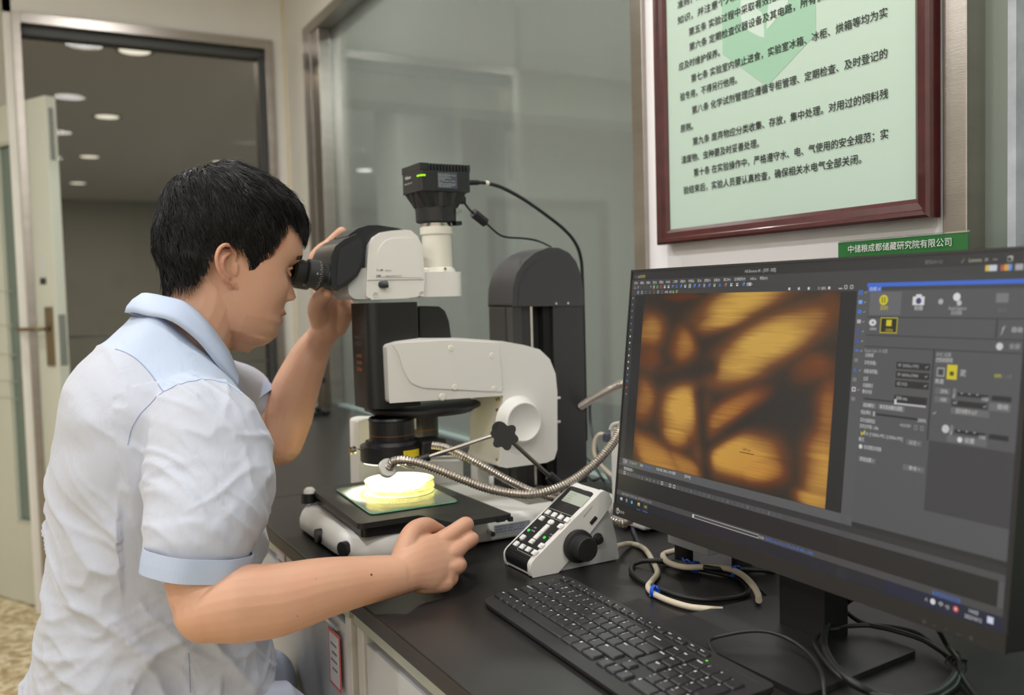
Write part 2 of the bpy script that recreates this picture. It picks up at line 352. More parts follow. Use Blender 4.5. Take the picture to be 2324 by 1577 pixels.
for (x, y, k), lab in zip(DL, DLL):
    t = thing('ceiling_downlight', (x, y, 1.9), lab, 'ceiling light', 'round downlights in the ceiling')
    MB().lathe((x, y, 1.9), (0, 0, -1), [(0, .105), (.006, .105), (.008, .095), (.004, .085)], 32).build('trim_ring', chrome, t)
    MB().cyl((x, y, 1.8965), (x, y, 1.899), .087, n=32).build('lens', lamp_on, t)
for i, (x, y) in enumerate(ROOM_LAMPS):
    t = thing('ceiling_downlight', (x, y, 1.9), 'round warm ceiling downlight above the laboratory bench', 'ceiling light', 'warm downlights above the room')
    MB().lathe((x, y, 1.9), (0, 0, -1), [(0, .11), (.006, .11), (.010, .10), (.004, .096)], 32).build('trim_ring', chrome, t)
    MB().cyl((x, y, 1.893), (x, y, 1.899), .096, n=32).build('lens', emis('warm_lamp_glow', (255, 246, 224), 4.), t)

# ================================================================== bench
top_m = mat('black_laminate', (33, 31, 31), .38, spec=.42, bump=.06, bscale=700, var=.06, vscale=4)
brown_edge = mat('dark_edge', (50, 44, 41), .5, var=.1, vscale=20)
BX0, BX1 = .407, 1.148
def counter(y0, y1, lab):
    t = thing('worktop', ((BX0+BX1)/2, (y0+y1)/2, -.025), lab, 'worktop')
    MB().box((BX0, y0, -.025), (BX1, y1, 0)).build('slab', top_m, t, bevel=.0012)
    MB().box((BX0-.0012, y0, -.024), (BX0, y1, -.002)).build('edge_band', brown_edge, t)
    return t
counter(-.6, 1.943, 'black laminate worktop carrying the microscope, keyboard and monitor')
counter(1.947, 3.62, 'black laminate worktop running on behind the microscope past a joint')
cab_m = mat('cabinet_grey', (186, 188, 192), .45, .0); rail_m = mat('cabinet_rail', (172, 176, 164), .42, .25)
cab_d = mat('cabinet_side', (170, 170, 176), .5)
def cabinet(y0, y1, lab, drawers=False):
    t = thing('bench_cabinet', (.75, (y0+y1)/2, -.8), lab, 'cabinet')
    x = .425
    MB().box((x+.02, y0+.003, -.70), (BX1-.01, y1-.003, -.035)).build('body', cab_d, t)
    MB().box((x+.06, y0+.003, -.8), (BX1-.04, y1-.003, -.70)).build('plinth', mat('plinth', (60, 60, 62), .6), t)
    MB().box((x-.004, y0, -.055), (x+.03, y1, -.0255)).build('top_rail', rail_m, t, bevel=.0015)
    for ya_ in (y0+.003, y1-.028): MB().box((x, ya_, -.70), (x+.02, ya_+.025, -.055)).build('stile', mat('stile_grey', (196, 194, 192), .45), t, bevel=.001)
    d = MB().box((x+.002, y0+.034, -.69), (x+.02, y1-.034, -.075)).build('door', cab_m, t, bevel=.002)
    MB().box((x-.004, y0+.06, -.092), (x+.002, y0+.16, -.086)).build('door_pull', chrome, d)
    return t
cabinet(-.58, .55, 'grey bench cabinet under the near end of the worktop, below the keyboard')
cabinet(.575, 1.262, 'grey bench cabinet with recessed door under the keyboard, in front of the dark gap')
c3 = cabinet(1.285, 1.94, "grey bench cabinet beside the man's lap with a red-edged notice")
MB().box((.44, 1.262, -.79), (.46, 1.285, -.03)).build('gap_shade', dark_gap, c3)  # near-black strip painting the shade between the two cabinets
cabinet(1.95, 2.75, 'grey bench cabinet beyond the worktop joint, behind the man')
cabinet(2.755, 3.6, 'far grey bench cabinet next to the back wall')
for (y, z, dy, dz, lab, colr) in [(1.355, -.140, .055, .09, "white notice with a red border on the cabinet below the man's forearm", (196, 92, 96)), (1.66, -.062, .06, .05, 'small pinkish label on the far cabinet front beside the shirt', (214, 160, 166))]:
    t = thing('notice', (.42, y, z), lab, 'notice')
    MB().box((.4195, y-dy/2, z-dz/2), (.4205, y+dy/2, z+dz/2)).build('border', mat('notice_edge_%d' % colr[1], colr, .6), t)
    MB().box((.419, y-dy/2+.005, z-dz/2+.005), (.4196, y+dy/2-.005, z+dz/2-.005)).build('sheet', mat('notice_paper', (196, 194, 200), .6), t)
    m2 = MB()
    for k in range(4): m2.box((.4186, y-dy/2+.014, z+dz/2-.02-.013*k), (.419, y+dy/2-.012-.006*(k % 2), z+dz/2-.0235-.013*k))
    m2.build('print', grey_ink, t)

# ================================================================== framed rules
PX = 1.122
t = thing('framed_notice', (PX, 1.124, .51), 'mint green Chinese laboratory rules in a dark red wooden frame on the pillar', 'framed notice')
Y0, Y1, Z0, Z1, FWD = .823, 1.4255, .5105, 1.36, .030
maho = mat('red_mahogany', (74, 24, 26), .28, coat=.5, bump=.05, bscale=80, stretch=(1, 1, 1), var=.25, vscale=30)
def molding(mb, a, b, inn):
    """frame bar from a to b (outer edge), inn points to the frame's centre"""
    a = Vector(a); b = Vector(b); inn = Vector(inn); d = (b-a).normalized()
    prof = [(0, .026), (0, .004), (.004, 0), (.010, .001), (.012, .006), (.022, .008), (.028, .012), (FWD, .018), (FWD, .026)]
    A = [a+inn*u+d*u+Vector((v-.004, 0, 0)) for u, v in prof]; B = [b+inn*u-d*u+Vector((v-.004, 0, 0)) for u, v in prof]
    n = len(prof); mb.add(A+B, [(i, (i+1) % n, n+(i+1) % n, n+i) for i in range(n)]); mb.add(A+B, [tuple(range(n)), tuple(range(n, 2*n))[::-1]])
for (a, b, i) in [((PX, Y0, Z0), (PX, Y1, Z0), (0, 0, 1)), ((PX, Y1, Z0), (PX, Y1, Z1), (0, -1, 0)), ((PX, Y1, Z1), (PX, Y0, Z1), (0, 0, -1)), ((PX, Y0, Z1), (PX, Y0, Z0), (0, 1, 0))]:
    m2 = MB(); molding(m2, a, b, i); m2.build('frame_bar', maho, t)
MB().box((PX+.010, Y0+.026, Z0+.022), (PX+.016, Y1-.026, Z1-.022)).build('sheet', mat('mint_sheet', (190, 212, 199), .38, coat=.25), t)
MB().box((PX+.016, Y0+.004, Z0+.004), (WX, Y1-.004, Z1-.004)).build('backing', mat('backing_board', (34, 40, 38), .7), t)
SX = PX+.0096
def q(y, z, o=0): return Vector((SX-o, y, z))
lg = [(1.243, .836), (1.137, .757), (1.031, .815), (1.031, 1.02), (1.137, 1.08), (1.243, 1.02)]
MB().prism([q(*p) for p in lg], (.0002, 0, 0)).build('emblem', mat('emblem_green', (156, 198, 172), .45), t)
leafm = mat('emblem_white', (200, 220, 209), .45)
m2 = MB()
L_ = [(1.141, .838), (1.150, .842), (1.168, .853), (1.187, .866), (1.196, .885), (1.197, .905), (1.180, .900), (1.160, .893), (1.146, .880), (1.1425, .862)]
m2.prism([q(*p, .0003) for p in L_], (.0002, 0, 0))
m2.prism([q(2*1.1385-a+.0, b+.012, .0003) for a, b in L_][::-1], (.0002, 0, 0))
m2.prism([q(1.197, .905, .0003), q(1.16, .895, .0003), q(1.142, .915, .0003), q(1.15, .96, .0003), q(1.19, .97, .0003)], (.0002, 0, 0))
m2.prism([q(1.132, .93, .0003), q(1.10, .925, .0003), q(1.085, .99, .0003), q(1.13, .97, .0003)], (.0002, 0, 0))
m2.build('emblem_leaves', leafm, t)
m2 = MB(); R_, U_ = Vector((0, -1, 0)), Vector((0, 0, 1))
LINES = [(1.3323, .9765, .897, '第四条 实验人员应熟悉所用仪器设备性能及安全防护'), (1.3635, .9485, 1.15, '准则，并掌握基本应急处理'), (1.3635, .9195, .93, '知识，并注意个人防护，规范穿戴实验服及防护用品。'),
    (1.3323, .8905, .897, '第五条 实验过程中采取有效措施，防止虫种外逸及污染环境'), (1.3316, .863, .897, '第六条 定期检查仪器设备及其电路，所有仪器设备使用后均'), (1.3624, .834, 1.2499, '应及时维护保养。'),
    (1.3281, .8047, .8978, '第七条 实验室内禁止进食，实验室冰箱、冰柜、烘箱等均为实'), (1.3603, .7770, 1.2079, '验专用，不得另行他用。'), (1.3272, .7465, .8982, '第八条 化学试剂管理应遵循专柜管理、定期检查、及时登记的'),
    (1.3604, .7180, 1.3255, '原则。'), (1.3263, .6887, .8972, '第九条 废弃物应分类收集、存放，集中处理。对用过的饲料残'), (1.3595, .6596, 1.1568, '渣废物、虫种要及时妥善处理。'),
    (1.3252, .6312, .8976, '第十条 在实验操作中，严格遵守水、电、气使用的安全规范；实'), (1.3549, .6020, .9454, '验结束后，实验人员要认真检查，确保相关水电气全部关闭。')]
for (ya, z, yb, s) in LINES: text_mb(m2, s, .0158, q(ya, z+.0014, .0008), R_, U_, width=ya-yb, bold=.00016, depth=.00002)
m2.build('lettering', black_ink, t)

# small green sign clipped below the frame
t = thing('green_sign', (PX+.015, .87, .45), 'narrow green sign with white Chinese lettering under the framed notice', 'sign')
SGX = PX-.004
MB().box((SGX, .7635, .425), (SGX+.002, .9785, .4855)).build('plate', mat('sign_green', (38, 108, 52), .3, coat=.3), t)
MB().box((SGX-.001, .762, .4856), (SGX+.002, .98, .4880)).build('clear_sleeve', glass('clear_sleeve', (250, 255, 250), .25), t)
m2 = MB(); text_mb(m2, '中储粮成都储藏研究院有限公司', .0125, (SGX-.0014, .9585, .4697), R_, U_, width=.172, bold=.00005); m2.build('lettering', white_ink, t)
m2 = MB()
for k in range(9): yy = .95-k*.019; m2.box((SGX-.0012, yy, .4861), (SGX-.0004, yy-.010, .4868))
MB().box((SGX+.002, .80, .43), (WX, .94, .44)).build('bracket', white_pl, t)
# ================================================================== stereo microscope
YC = 1.52
ms = thing('microscope', (.70, YC, 0), 'large white and black zoom microscope with tall black column on the bench', 'microscope')
Z = lambda px, py, y: ony(px, py, y).z
X = lambda px, py, y: ony(px, py, y).x
# base
bo = [(.447, 1.40), (.447, 1.64), (.49, 1.69), (.99, 1.69), (.99, 1.352), (.60, 1.352), (.50, 1.342)]
op = round_poly([Vector((a, b, .006)) for a, b in bo], [.07, .03, .03, .02, .02, .05, .05], 8)
def base_mesh():
    mb = MB(); cx, cy = .72, YC; lv = [(.004, .985), (.008, 1.0), (.022, 1.0), (.034, .985), (.041, .965), (.044, .93)]
    n = len(op); vs = []
    for z, s in lv:
        for p in op:
            d = Vector((p.x-cx, p.y-cy, 0)); L = d.length; q_ = d*(1-(1-s)*.30/max(.05, L)); vs.append((cx+q_.x, cy+q_.y, z))
    mb.add(vs, [(k*n+i, k*n+(i+1) % n, (k+1)*n+(i+1) % n, (k+1)*n+i) for k in range(len(lv)-1) for i in range(n)], True)
    mb.add(vs, [tuple(range(n)), tuple(range((len(lv)-1)*n, len(lv)*n))[::-1]]); return mb
bs = base_mesh().build('base', white_pl, ms)
for x, y in ((.50, 1.40), (.50, 1.64), (.93, 1.40), (.93, 1.64)): MB().cyl((x, y, 0), (x, y, .005), .014, n=16).build('foot', black_rb, bs)
for (x, y, d) in ((.452, 1.50, 0), (.462, 1.40, 1)): MB().cyl((x-.012, y-.006*d, .02), (x+.004, y, .02), .012, n=14).build('side_knob', black_pl, bs)
MB().box((.475, 1.44, .0433), (.482, 1.452, .0445)).build('yellow_mark', mat('yellow_mark', (206, 188, 60), .5), bs)
MB().cyl((.694, 1.352, .022), (.694, 1.336, .020), .0045, n=12).build('connector', chrome, bs)
MB().box((.705, 1.3513, .012), (.775, 1.3525, .030)).build('rating_plate', mat('rating_plate', (172, 178, 190), .4), bs)
m2 = MB()
for k in range(3): text_mb(m2, ['MODEL P2-XY  SERIAL NO. 100124', 'INPUT 24V - 1.5A', 'MADE IN JAPAN'][k], .004, (.708, 1.351, .0255-.0045*k), (1, 0, 0), (0, 0, 1), width=.055)
m2.build('rating_text', black_ink, bs)
# motorised stage
stg = MB()
so = [(.462, 1.342), (.565, 1.342), (.588, 1.262), (.690, 1.262), (.690, 1.66), (.480, 1.66)]
stg.prism(round_poly([Vector((a, b, .070)) for a, b in so], [.010, .004, .014, .004, .01, .01], 4), (0, 0, -.009)).build('stage', mat('stage_black', (36, 35, 34), .5, bump=.05, bscale=900), ms, bevel=.0015)
MB().prism(round_poly([Vector((a, b, .061)) for a, b in [(.470, 1.35), (.68, 1.35), (.68, 1.65), (.485, 1.65)]], .01, 4), (0, 0, -.016)).build('stage_carriage', black_mt, ms, bevel=.002)
MB().tube([(.56, 1.342, .060), (.60, 1.325, .058), (.65, 1.325, .058)], .005, 10).build('stage_handle', black_pl, ms)
MB().tube([(.575, 1.330, .064), (.63, 1.318, .063)], .003, 10).build('stage_rod', chrome, ms)
MB().box((.662, 1.258, .0605), (.676, 1.264, .066)).box((.683, 1.257, .059), (.690, 1.263, .066)).build('stage_hook', black_mt, ms)
MB().cyl((.470, 1.640, .048), (.470, 1.640, .066), .014, n=16).build('focus_knob', black_pl, ms)
MB().lathe((.472, 1.638, .066), (0, 0, 1), [(0, .011), (.006, .010), (.010, .006), (.011, .0)], 16, True).build('white_cap', white_pl, ms)
m2 = MB(); text_mb(m2, 'A', .008, (.4785, 1.352, .0705), (0, -1, 0), (1, 0, 0)); m2.build('stage_mark', grey_ink, ms)
gp = MB().prism(round_poly([Vector((a, b, .0704)) for a, b in [(.4985, 1.385), (.655, 1.385), (.670, 1.61), (.513, 1.61)]], .012, 4), (0, 0, .0035)).build('glass_insert', mat('stage_glass', (116, 124, 112), .12, coat=.5), ms)
rim = round_poly([Vector((a, b, .0722)) for a, b in [(.4985, 1.385), (.655, 1.385), (.670, 1.61), (.513, 1.61)]], .012, 4)
MB().tube(rim+[rim[0]], .0013, 6, False).build('glass_edge', mat('green_glass_edge', (126, 196, 152), .25, emit=(70, 120, 90), estr=.0), gp)
# column with rounded cap
CY0, CY1 = 1.50, 1.60
xa, xb, xc = X(1163, 693, CY0), X(1256, 693, CY0), X(1325, 693, CY0); zc = Z(1240, 694, CY0)
cap_o = pyp([(1163, 696), (1164, 655), (1172, 622), (1190, 594), (1216, 573), (1243, 562), (1268, 562), (1292, 574), (1308, 594), (1318, 622), (1324, 655), (1325, 694)], CY0, 0)
cap_o = cap_o
cmat = mat('column_black', (44, 44, 46), .42, bump=.04, bscale=500)
capo = MB().prism(cap_o, (0, CY1-CY0, 0)).build('column_cap', mat('cap_grey', (58, 58, 62), .45), ms, bevel=.007, seg=4)
inn = pyp([(1176, 694), (1178, 655), (1187, 626), (1206, 602), (1230, 586), (1258, 578), (1282, 584), (1298, 602), (1309, 630), (1314, 660), (1315, 694)], CY0-.0015, 0)
MB().prism(inn, (0, .002, 0)).build('cap_panel', mat('cap_panel', (56, 56, 60), .5), capo, bevel=.001)
for px in (1140, 1152, 1262, 1289):
    yy = CY0-.001; x_ = X(px, 690, yy) if px > 1170 else xa-.002
    if px > 1170: MB().cyl((x_, CY0-.002, zc+.004), (x_, CY0+.002, zc+.004), .0022, n=10).build('screw', chrome, capo)
cb = MB().box((xb, CY0+.002, .044), (xc+.001, CY1-.002, zc)).box((xa, CY0+.03, .044), (xb, CY1-.002, zc)).build('column_body', cmat, ms, bevel=.002)
cp = [(xb-.001, CY0+.012), ]
MB().box((xa+.002, CY0+.004, .044), (xa+.022, CY0+.03, zc)).build('rail_cover', mat('rail_cover', (52, 51, 50), .4), ms, bevel=.001)
MB().box((xa+.026, CY0+.012, .044), (xa+.05, CY0+.03, zc)).build('rail_carriage', cmat, ms)
for dx, r in ((.024, .0012), (.047, .0034)): MB().cyl((xa+dx, CY0+.012, .05), (xa+dx, CY0+.012, zc), r, n=10).build('guide_rod', chrome, ms)
MB().box((xb-.018, CY0+.010, .044), (xb-.001, CY0+.03, zc)).build('rail_groove', dark_gap, ms)
# arm
AY0, AY1 = 1.455, 1.585
arm = [(878, 783), (905, 775), (960, 768), (1060, 768), (1140, 774), (1190, 783), (1225, 793), (1248, 815), (1261, 848), (1265, 890), (1265, 1020), (1258, 1042), (1240, 1050), (1150, 1062), (1130, 1058), (1137, 1040), (1141, 898), (884, 915), (881, 850)]
ao = MB().prism(pyp(arm, AY0), (0, AY1-AY0, 0)).build('arm', white_pl, ms, bevel=.006, seg=4)
MB().prism(pyp([(889, 780), (1010, 772), (1132, 778), (1141, 889), (960, 880), (932, 868), (915, 838), (904, 800)], AY0-.003, .006, 3), (0, .004, 0)).build('arm_panel', white_pl, ao, bevel=.0028, seg=3)
for (px, py, r) in [(1024, 790, .0055), (1117, 807, .0055), (1033, 879, .0055), (1122, 882, .005), (1005, 901, .0065)]:
    p = ony(px, py, AY0-.004); MB().lathe(p+Vector((0, .003, 0)), (0, -1, 0), [(0, r), (.002, r), (.0028, r*.8), (.0028, 0)], 20).build('screw_cover', white2, ao)
for py in (907, 930, 1043):
    p = ony(1132, py, AY0+.01); MB().cyl((p.x-.004, AY0+.012, p.z), (p.x+.004, AY0+.012, p.z), .0028, n=12).build('bolt', mat('brass', (190, 160, 90), .3, 1), ao)
for py in (903, 957):
    p = ony(1267, py, AY0+.02); MB().cyl((p.x-.006, AY0+.02, p.z), (p.x+.004, AY0+.02, p.z), .0025, n=10).build('side_screw', white2, ao)
fk = ony(1187, 957, 1.435)
MB().lathe((fk.x, AY0, fk.z), (0, -1, 0), [(0, .046), (.003, .044), (.010, .040), (.020, .0385), (.024, .037), (.0255, .035), (.0255, .0335), (.023, .032), (.022, .0), ], 48, True).build('focus_wheel', white_pl, ms, bevel=0)
# zoom body
zb0, zb1 = 1.475, 1.572
x0, x1 = X(852, 800, zb0), X(952, 800, zb0)
zt, zl = Z(900, 686, zb0), Z(900, 925, zb0)
zo = round_poly([Vector((x0-.012, zb0, zl)), Vector((x1, zb0, zl)), Vector((x1, zb1, zl)), Vector((x0-.012, zb1, zl))], [.020, .004, .004, .020], 8)
zbd = MB().prism(zo, (0, 0, zt-zl), smooth=False).build('zoom_body', mat('zoom_black', (27, 27, 27), .42, bump=.04, bscale=800), ms, bevel=.002)
MB().prism(pyp([(953, 694), (996, 695), (1010, 706), (1019, 730), (1024, 769), (953, 769)], 1.50), (0, .06, 0)).build('zoom_motor_cover', mat('zoom_black', (27, 27, 27), .42), ms, bevel=.004, seg=3)
m2 = MB(); zx = x0-.0125
for k, (s, zz, h) in enumerate([('Nikon', .352, .005), ('SMZ25', .339, .009)]): text_mb(m2, s, h, (zx, 1.545, zz), (0, -1, 0), (0, 0, 1), width=.035)
m2.build('model_lettering', grey_ink, zbd)
for k in range(3): MB().box((zx-.0004, 1.51, .318-.012*k), (zx+.001, 1.535, .324-.012*k)).build('orange_mark', mat('dull_orange', (120, 66, 34), .5), zbd)
# turret and objectives
tc = Vector((.668, 1.555, 0)); tz = .222
MB().lathe((tc.x, tc.y, tz), (0, 0, -1), [(-.002, 0), (-.002, .104), (0, .108), (.005, .108), (.006, .100), (.0085, .100), (.0095, .096), (.013, .094), (.0135, 0)], 64).build('turret', black_mt, ms)
def objective(x, y, z0, parts, nm, band):
    m2 = MB().lathe((x, y, z0), (0, 0, -1), parts, 40); o = m2.build(nm, black_mt, ms)
    MB().lathe((x, y, z0-band), (0, 0, -1), [(0, parts[2][1]+.0002), (.0011, parts[2][1]+.0002)], 40).build('orange_ring', mat('copper_ring', (150, 96, 44), .35, .6), o)
    return o
OX = .592
OXY = (OX, YC)
objective(OX, YC, .209, [(0, .040), (.004, .042), (.006, .0405), (.040, .0405), (.041, .044), (.050, .045), (.050, 0)], 'objective', .030)
objective(.688, 1.615, .209, [(0, .036), (.004, .038), (.006, .034), (.07, .034), (.075, .031), (.075, 0)], 'objective', .04)
MB().cyl((.628, 1.50, .205), (.628, 1.50, .185), .003, n=8).build('pin', chrome, ms)
# binocular head
HY0, HY1 = 1.472, 1.572
hd = [(833, 612), (835, 576), (838, 556), (849, 538), (866, 527), (887, 523.5), (917, 521), (933, 522.5), (948, 536), (957, 554), (961, 587), (964, 635), (962, 661), (950, 673), (921, 677), (844, 680), (831, 672)]
ho = MB().prism(pyp(hd, HY0), (0, HY1-HY0, 0)).build('head_housing', white_pl, ms, bevel=.008, seg=4)
MB().prism(pyp([(853, 628), (855, 585), (861, 562), (876, 545), (898, 540), (936, 541), (950, 558), (956, 590), (959, 630)], HY0-.0012, .004, 3), (0, .003, 0)).build('housing_panel', white_pl, ho, bevel=.001)
MB().prism(pyp([(834, 635.5), (962, 634), (962, 635), (834, 636.5)], HY0-.0006), (0, .003, 0)).build('seam', grey_ink, ho)
MB().prism(pyp([(790, 648), (800, 612), (840, 606), (840, 679), (805, 679), (792, 668)], HY0+.006, .004, 3), (0, HY1-HY0-.012, 0)).build('head_base', grey_pl, ms, bevel=.003)  # grey here stands in for the shade on this lower part of the head
m2 = MB()
for (s, px, py, wd) in (('BINO', 875, 615.5, 14), ('BINO/PHOTO', 875, 628, 37)):
    a = ony(px, py, HY0-.0030); b = ony(px+wd, py, HY0-.0030); text_mb(m2, s, .003, a, (1, 0, 0), (0, 0, 1), width=b.x-a.x, height=.0026)
for (py, pa, pb) in ((612.5, 864, 869), (625.5, 858, 864)):
    m2.prism(pyp([(pa, py-1.6), (pb, py-1.6), (pb, py+1.6), (pa, py+1.6)], HY0-.0030), (0, .0003, 0)); m2.prism(pyp([(855, py-.3), (pa, py-.3), (pa, py+.3), (855, py+.3)], HY0-.0030), (0, .0003, 0)); m2.prism(pyp([(855, py-2.5), (855.7, py-2.5), (855.7, py+2.5), (855, py+2.5)], HY0-.0030), (0, .0003, 0))
m2.build('lettering', grey_ink, ho)
a = ony(868, 646, HY0); b = ony(876, 645, HY0)
MB().tube([(a.x-.002, HY0+.001, a.z), (a.x, HY0-.007, a.z), (b.x, HY0-.008, b.z)], .0062, 14).build('slider_knob', mat('knob_grey', (48, 52, 54), .5), ho)
for (px, py) in ((852, 669), (956, 667)):
    p = ony(px, py, HY0-.0005); MB().lathe(p, (0, -1, 0), [(-.002, .0045), (.001, .0045), (.0004, .0032), (.0, 0)], 18).build('screw_hole', grey_pl, ho)
# phototube
pz0, pz1 = Z(1000, 617, 1.49), Z(1000, 673, 1.49)
pb = round_poly([Vector((X(955, 640, 1.49), 1.485, pz1)), Vector((X(1053, 640, 1.49), 1.485, pz1)), Vector((X(1053, 640, 1.49), 1.558, pz1)), Vector((X(955, 640, 1.49), 1.558, pz1))], [0, .024, .024, 0], 6)
pbo = MB().prism(pb, (0, 0, pz0-pz1)).build('phototube_base', white_pl, ms, bevel=.004, seg=3)
txc = X(992, 570, YC)
def zt_(py): return ony(992, py, YC).z
m2 = MB().lathe((txc, YC, 0), (0, 0, 1), [(zt_(618), .033), (zt_(611), .031), (zt_(607), .0275), (zt_(534), .0268), (zt_(533), .0295), (zt_(531), .0300), (zt_(517), .0300), (zt_(515.5), .029), (zt_(515.5), 0)], 48)
pt = m2.build('phototube', white2, ms, bevel=0)
MB().cyl((txc, YC-.028, zt_(611)), (txc, YC-.034, zt_(611)), .002, n=10).build('set_screw', mat('brass', (190, 160, 90), .3, 1), pt)
MB().lathe((txc, YC, 0), (0, 0, 1), [(zt_(515.5), .0285), (zt_(512), .0285), (zt_(511), .0265), (zt_(508), .0265), (zt_(508), 0)], 48).build('mount_ring', chrome, pt)
# tilting binocular tube
bn = [(816, 528), (829, 532), (829, 560), (826, 590), (819, 612), (811, 627), (790, 646), (763, 660), (753, 652), (751, 625), (751, 583), (761, 559), (781, 543)]
bo_ = MB().prism(pyp(bn, 1.468), (0, .108, 0)).build('binocular_tube', mat('binocular_black', (33, 34, 37), .38, bump=.03, bscale=900), ms, bevel=.004, seg=3)
MB().prism(pyp([(816, 537), (824, 541), (823, 590), (808, 622), (764, 652), (766, 600), (771, 566)], 1.4665, .004, 3), (0, .003, 0)).build('side_panel', mat('binocular_panel', (40, 41, 45), .42), bo_, bevel=.001)
MB().prism(pyp([(790, 534), (812, 518), (835, 511), (860, 511), (905, 518), (922, 523), (870, 530), (842, 550), (836, 600), (832, 614), (818, 614), (812, 560)], 1.484), (0, .076, 0)).build('tube_hinge_cover', mat('binocular_black', (33, 34, 37), .38), ms, bevel=.004, seg=3)
MB().prism(pyp([(735, 600), (745, 560), (775, 536), (800, 528), (800, 620), (745, 640)], 1.55, .01, 3), (0, .05, 0)).build('prism_housing', black_pl, ms, bevel=.004)
for i, yy in enumerate((1.490, 1.553)):
    a = ony(757, 630, 1.488); b = ony(666, 613.5, 1.488); a = Vector((a.x, yy, a.z)); b = Vector((b.x, yy, b.z)); d = (b-a); L = d.length
    e = MB().lathe(a, d, [(-.01, .021), (.012, .021), (.014, .0195), (.022, .0195), (.023, .0215), (L*.32, .0218)], 40).build('eyepiece', black_mt, ms)
    MB().lathe(a, d, [(L*.32, .0222), (L*.36, .0238), (L*.66, .0240), (L*.68, .0228), (L*.70, .018)], 40).build('dioptre_ring', mat('dioptre_black', (40, 40, 42), .5), e)
    MB().lathe(a, d, [(L*.70, .0175), (L*.72, .0195), (L*.80, .0205), (L*.97, .0205), (L, .0185), (L, .012), (L*.9, .011), (L*.9, 0)], 40).build('eyecup', black_rb, e)
    m2 = MB(); dn_ = d.normalized(); up = Vector((0, 0, 1)); up = (up-dn_*up.dot(dn_)).normalized(); sd = dn_.cross(up)*-1
    if sd.y > 0: sd = -sd
    for k in range(-8, 9):
        ang = k*.16; dirv = sd*math.cos(ang)+up*math.sin(ang); tang = (up*math.cos(ang)-sd*math.sin(ang)); c_ = a+dn_*(L*(.395 if k % 2 else .41))+dirv*.0239
        m2.prism([c_+dn_*(.0012 if k % 2 else .002)+tang*.0002, c_-dn_*.0008+tang*.0002, c_-dn_*.0008-tang*.0002, c_+dn_*(.0012 if k % 2 else .002)-tang*.0002], dirv*.0002)
    text_mb(m2, '0', .005, a+dn_*(L*.52)+sd*.0242-up*.002, -dn_ if -dn_.x > 0 else dn_, up)
    m2.build('scale_marks', white_ink, e)
# rear lamp housing and white supports behind the stage
sp = MB(); y_ = 1.675
sp.prism(pyp([(813, 955), (830, 950), (946, 950), (946, 1118), (816, 1118)], y_, .004, 2), (0, .05, 0)).build('lamp_housing', white_pl, ms, bevel=.003)
MB().prism(pyp([(946, 1046), (1051, 1046), (1051, 1118), (946, 1118)], y_+.003), (0, .04, 0)).build('lamp_housing_wing', white_pl, ms, bevel=.003)
MB().tube([ony(946, 1040, y_), ony(1062, 1038, y_)], .004, 10).build('cross_bar', chrome, ms)
MB().box((X(1083, 1060, 1.60), 1.60, .044), (X(1110, 1060, 1.60), 1.63, Z(1100, 1010, 1.60))).build('support_post', white_pl, ms, bevel=.002)
MB().box((.80, 1.40, .044), (.90, 1.50, .050)).build('mount_plate', mat('plate_grey', (150, 146, 140), .4, .4), ms, bevel=.001)
for k in range(3): MB().cyl((.815+.03*k, 1.415, .05), (.815+.03*k, 1.415, .056), .005, n=10).build('plate_bolt', chrome, ms)

# ================================================================== ring light
rl = thing('ring_light', (OX, YC, .11), 'black ring light with yellow warning sticker clamped round the front objective', 'ring light')
MB().lathe((OX, YC, .1615), (0, 0, -1), [(-.006, .046), (-.006, .048), (0, .050), (.001, .0575), (.028, .0575), (.030, .056), (.030, .040), (-.006, .0405)], 56).build('housing', black_mt, rl)
MB().lathe((OX, YC, .1311), (0, 0, -1), [(0, .054), (.0008, .054), (.0008, .042), (0, .042)], 48).build('light_ring', emis('ring_glow', (255, 248, 214), 8.), rl)
st = MB(); ys_ = 1.462; R = .0578
aa = [(-1.62+.075*k) for k in range(9)]
vs = [(OX+R*math.cos(a), YC+R*math.sin(a), z) for z in (.1335, .155) for a in aa]; st.add(vs, [(i, i+1, 10+i, 9+i) for i in range(8)], True); st.build('warning_sticker', mat('warning_yellow', (232, 206, 40), .45), rl)
tx = MB(); tx_r = Vector((math.cos(-1.32+math.pi/2), math.sin(-1.32+math.pi/2), 0)); tp = Vector((OX+.0582*math.cos(-1.55), YC+.0582*math.sin(-1.55), 0))
for k, s in enumerate(['CONTACT YOUR DEALER', 'WARNING', 'DO NOT LOOK INTO LAMP', 'OR TOUCH HOT SURFACE']): text_mb(tx, s, .003, tp+Vector((0, -.0003, .150-.004*k)), tx_r, (0, 0, 1), width=.022 if k != 1 else .01)
tx.build('sticker_text', mat('sticker_ink', (120, 100, 30), .6), rl)
MB().rbox((.625, 1.462, .138), (.672, 1.515, .168), .004).build('clamp_block', black_pl, rl)
MB().cyl((OX-.058, YC-.01, .1585), (OX-.078, YC-.014, .1585), .0015, n=8).lathe((OX-.075, YC-.0135, .1585), (-1, -.1, 0), [(0, .0), (0, .007), (.004, .007), (.005, .004), (.008, .007), (.011, .007), (.011, 0)], 14).build('clamp_screw', chrome, rl)
o = light('ring_light_beam', 'AREA', (OX, YC, .124), 9.5, (1, .96, .84), .08); o.data.shape = 'DISK'; o.data.spread = 1.9

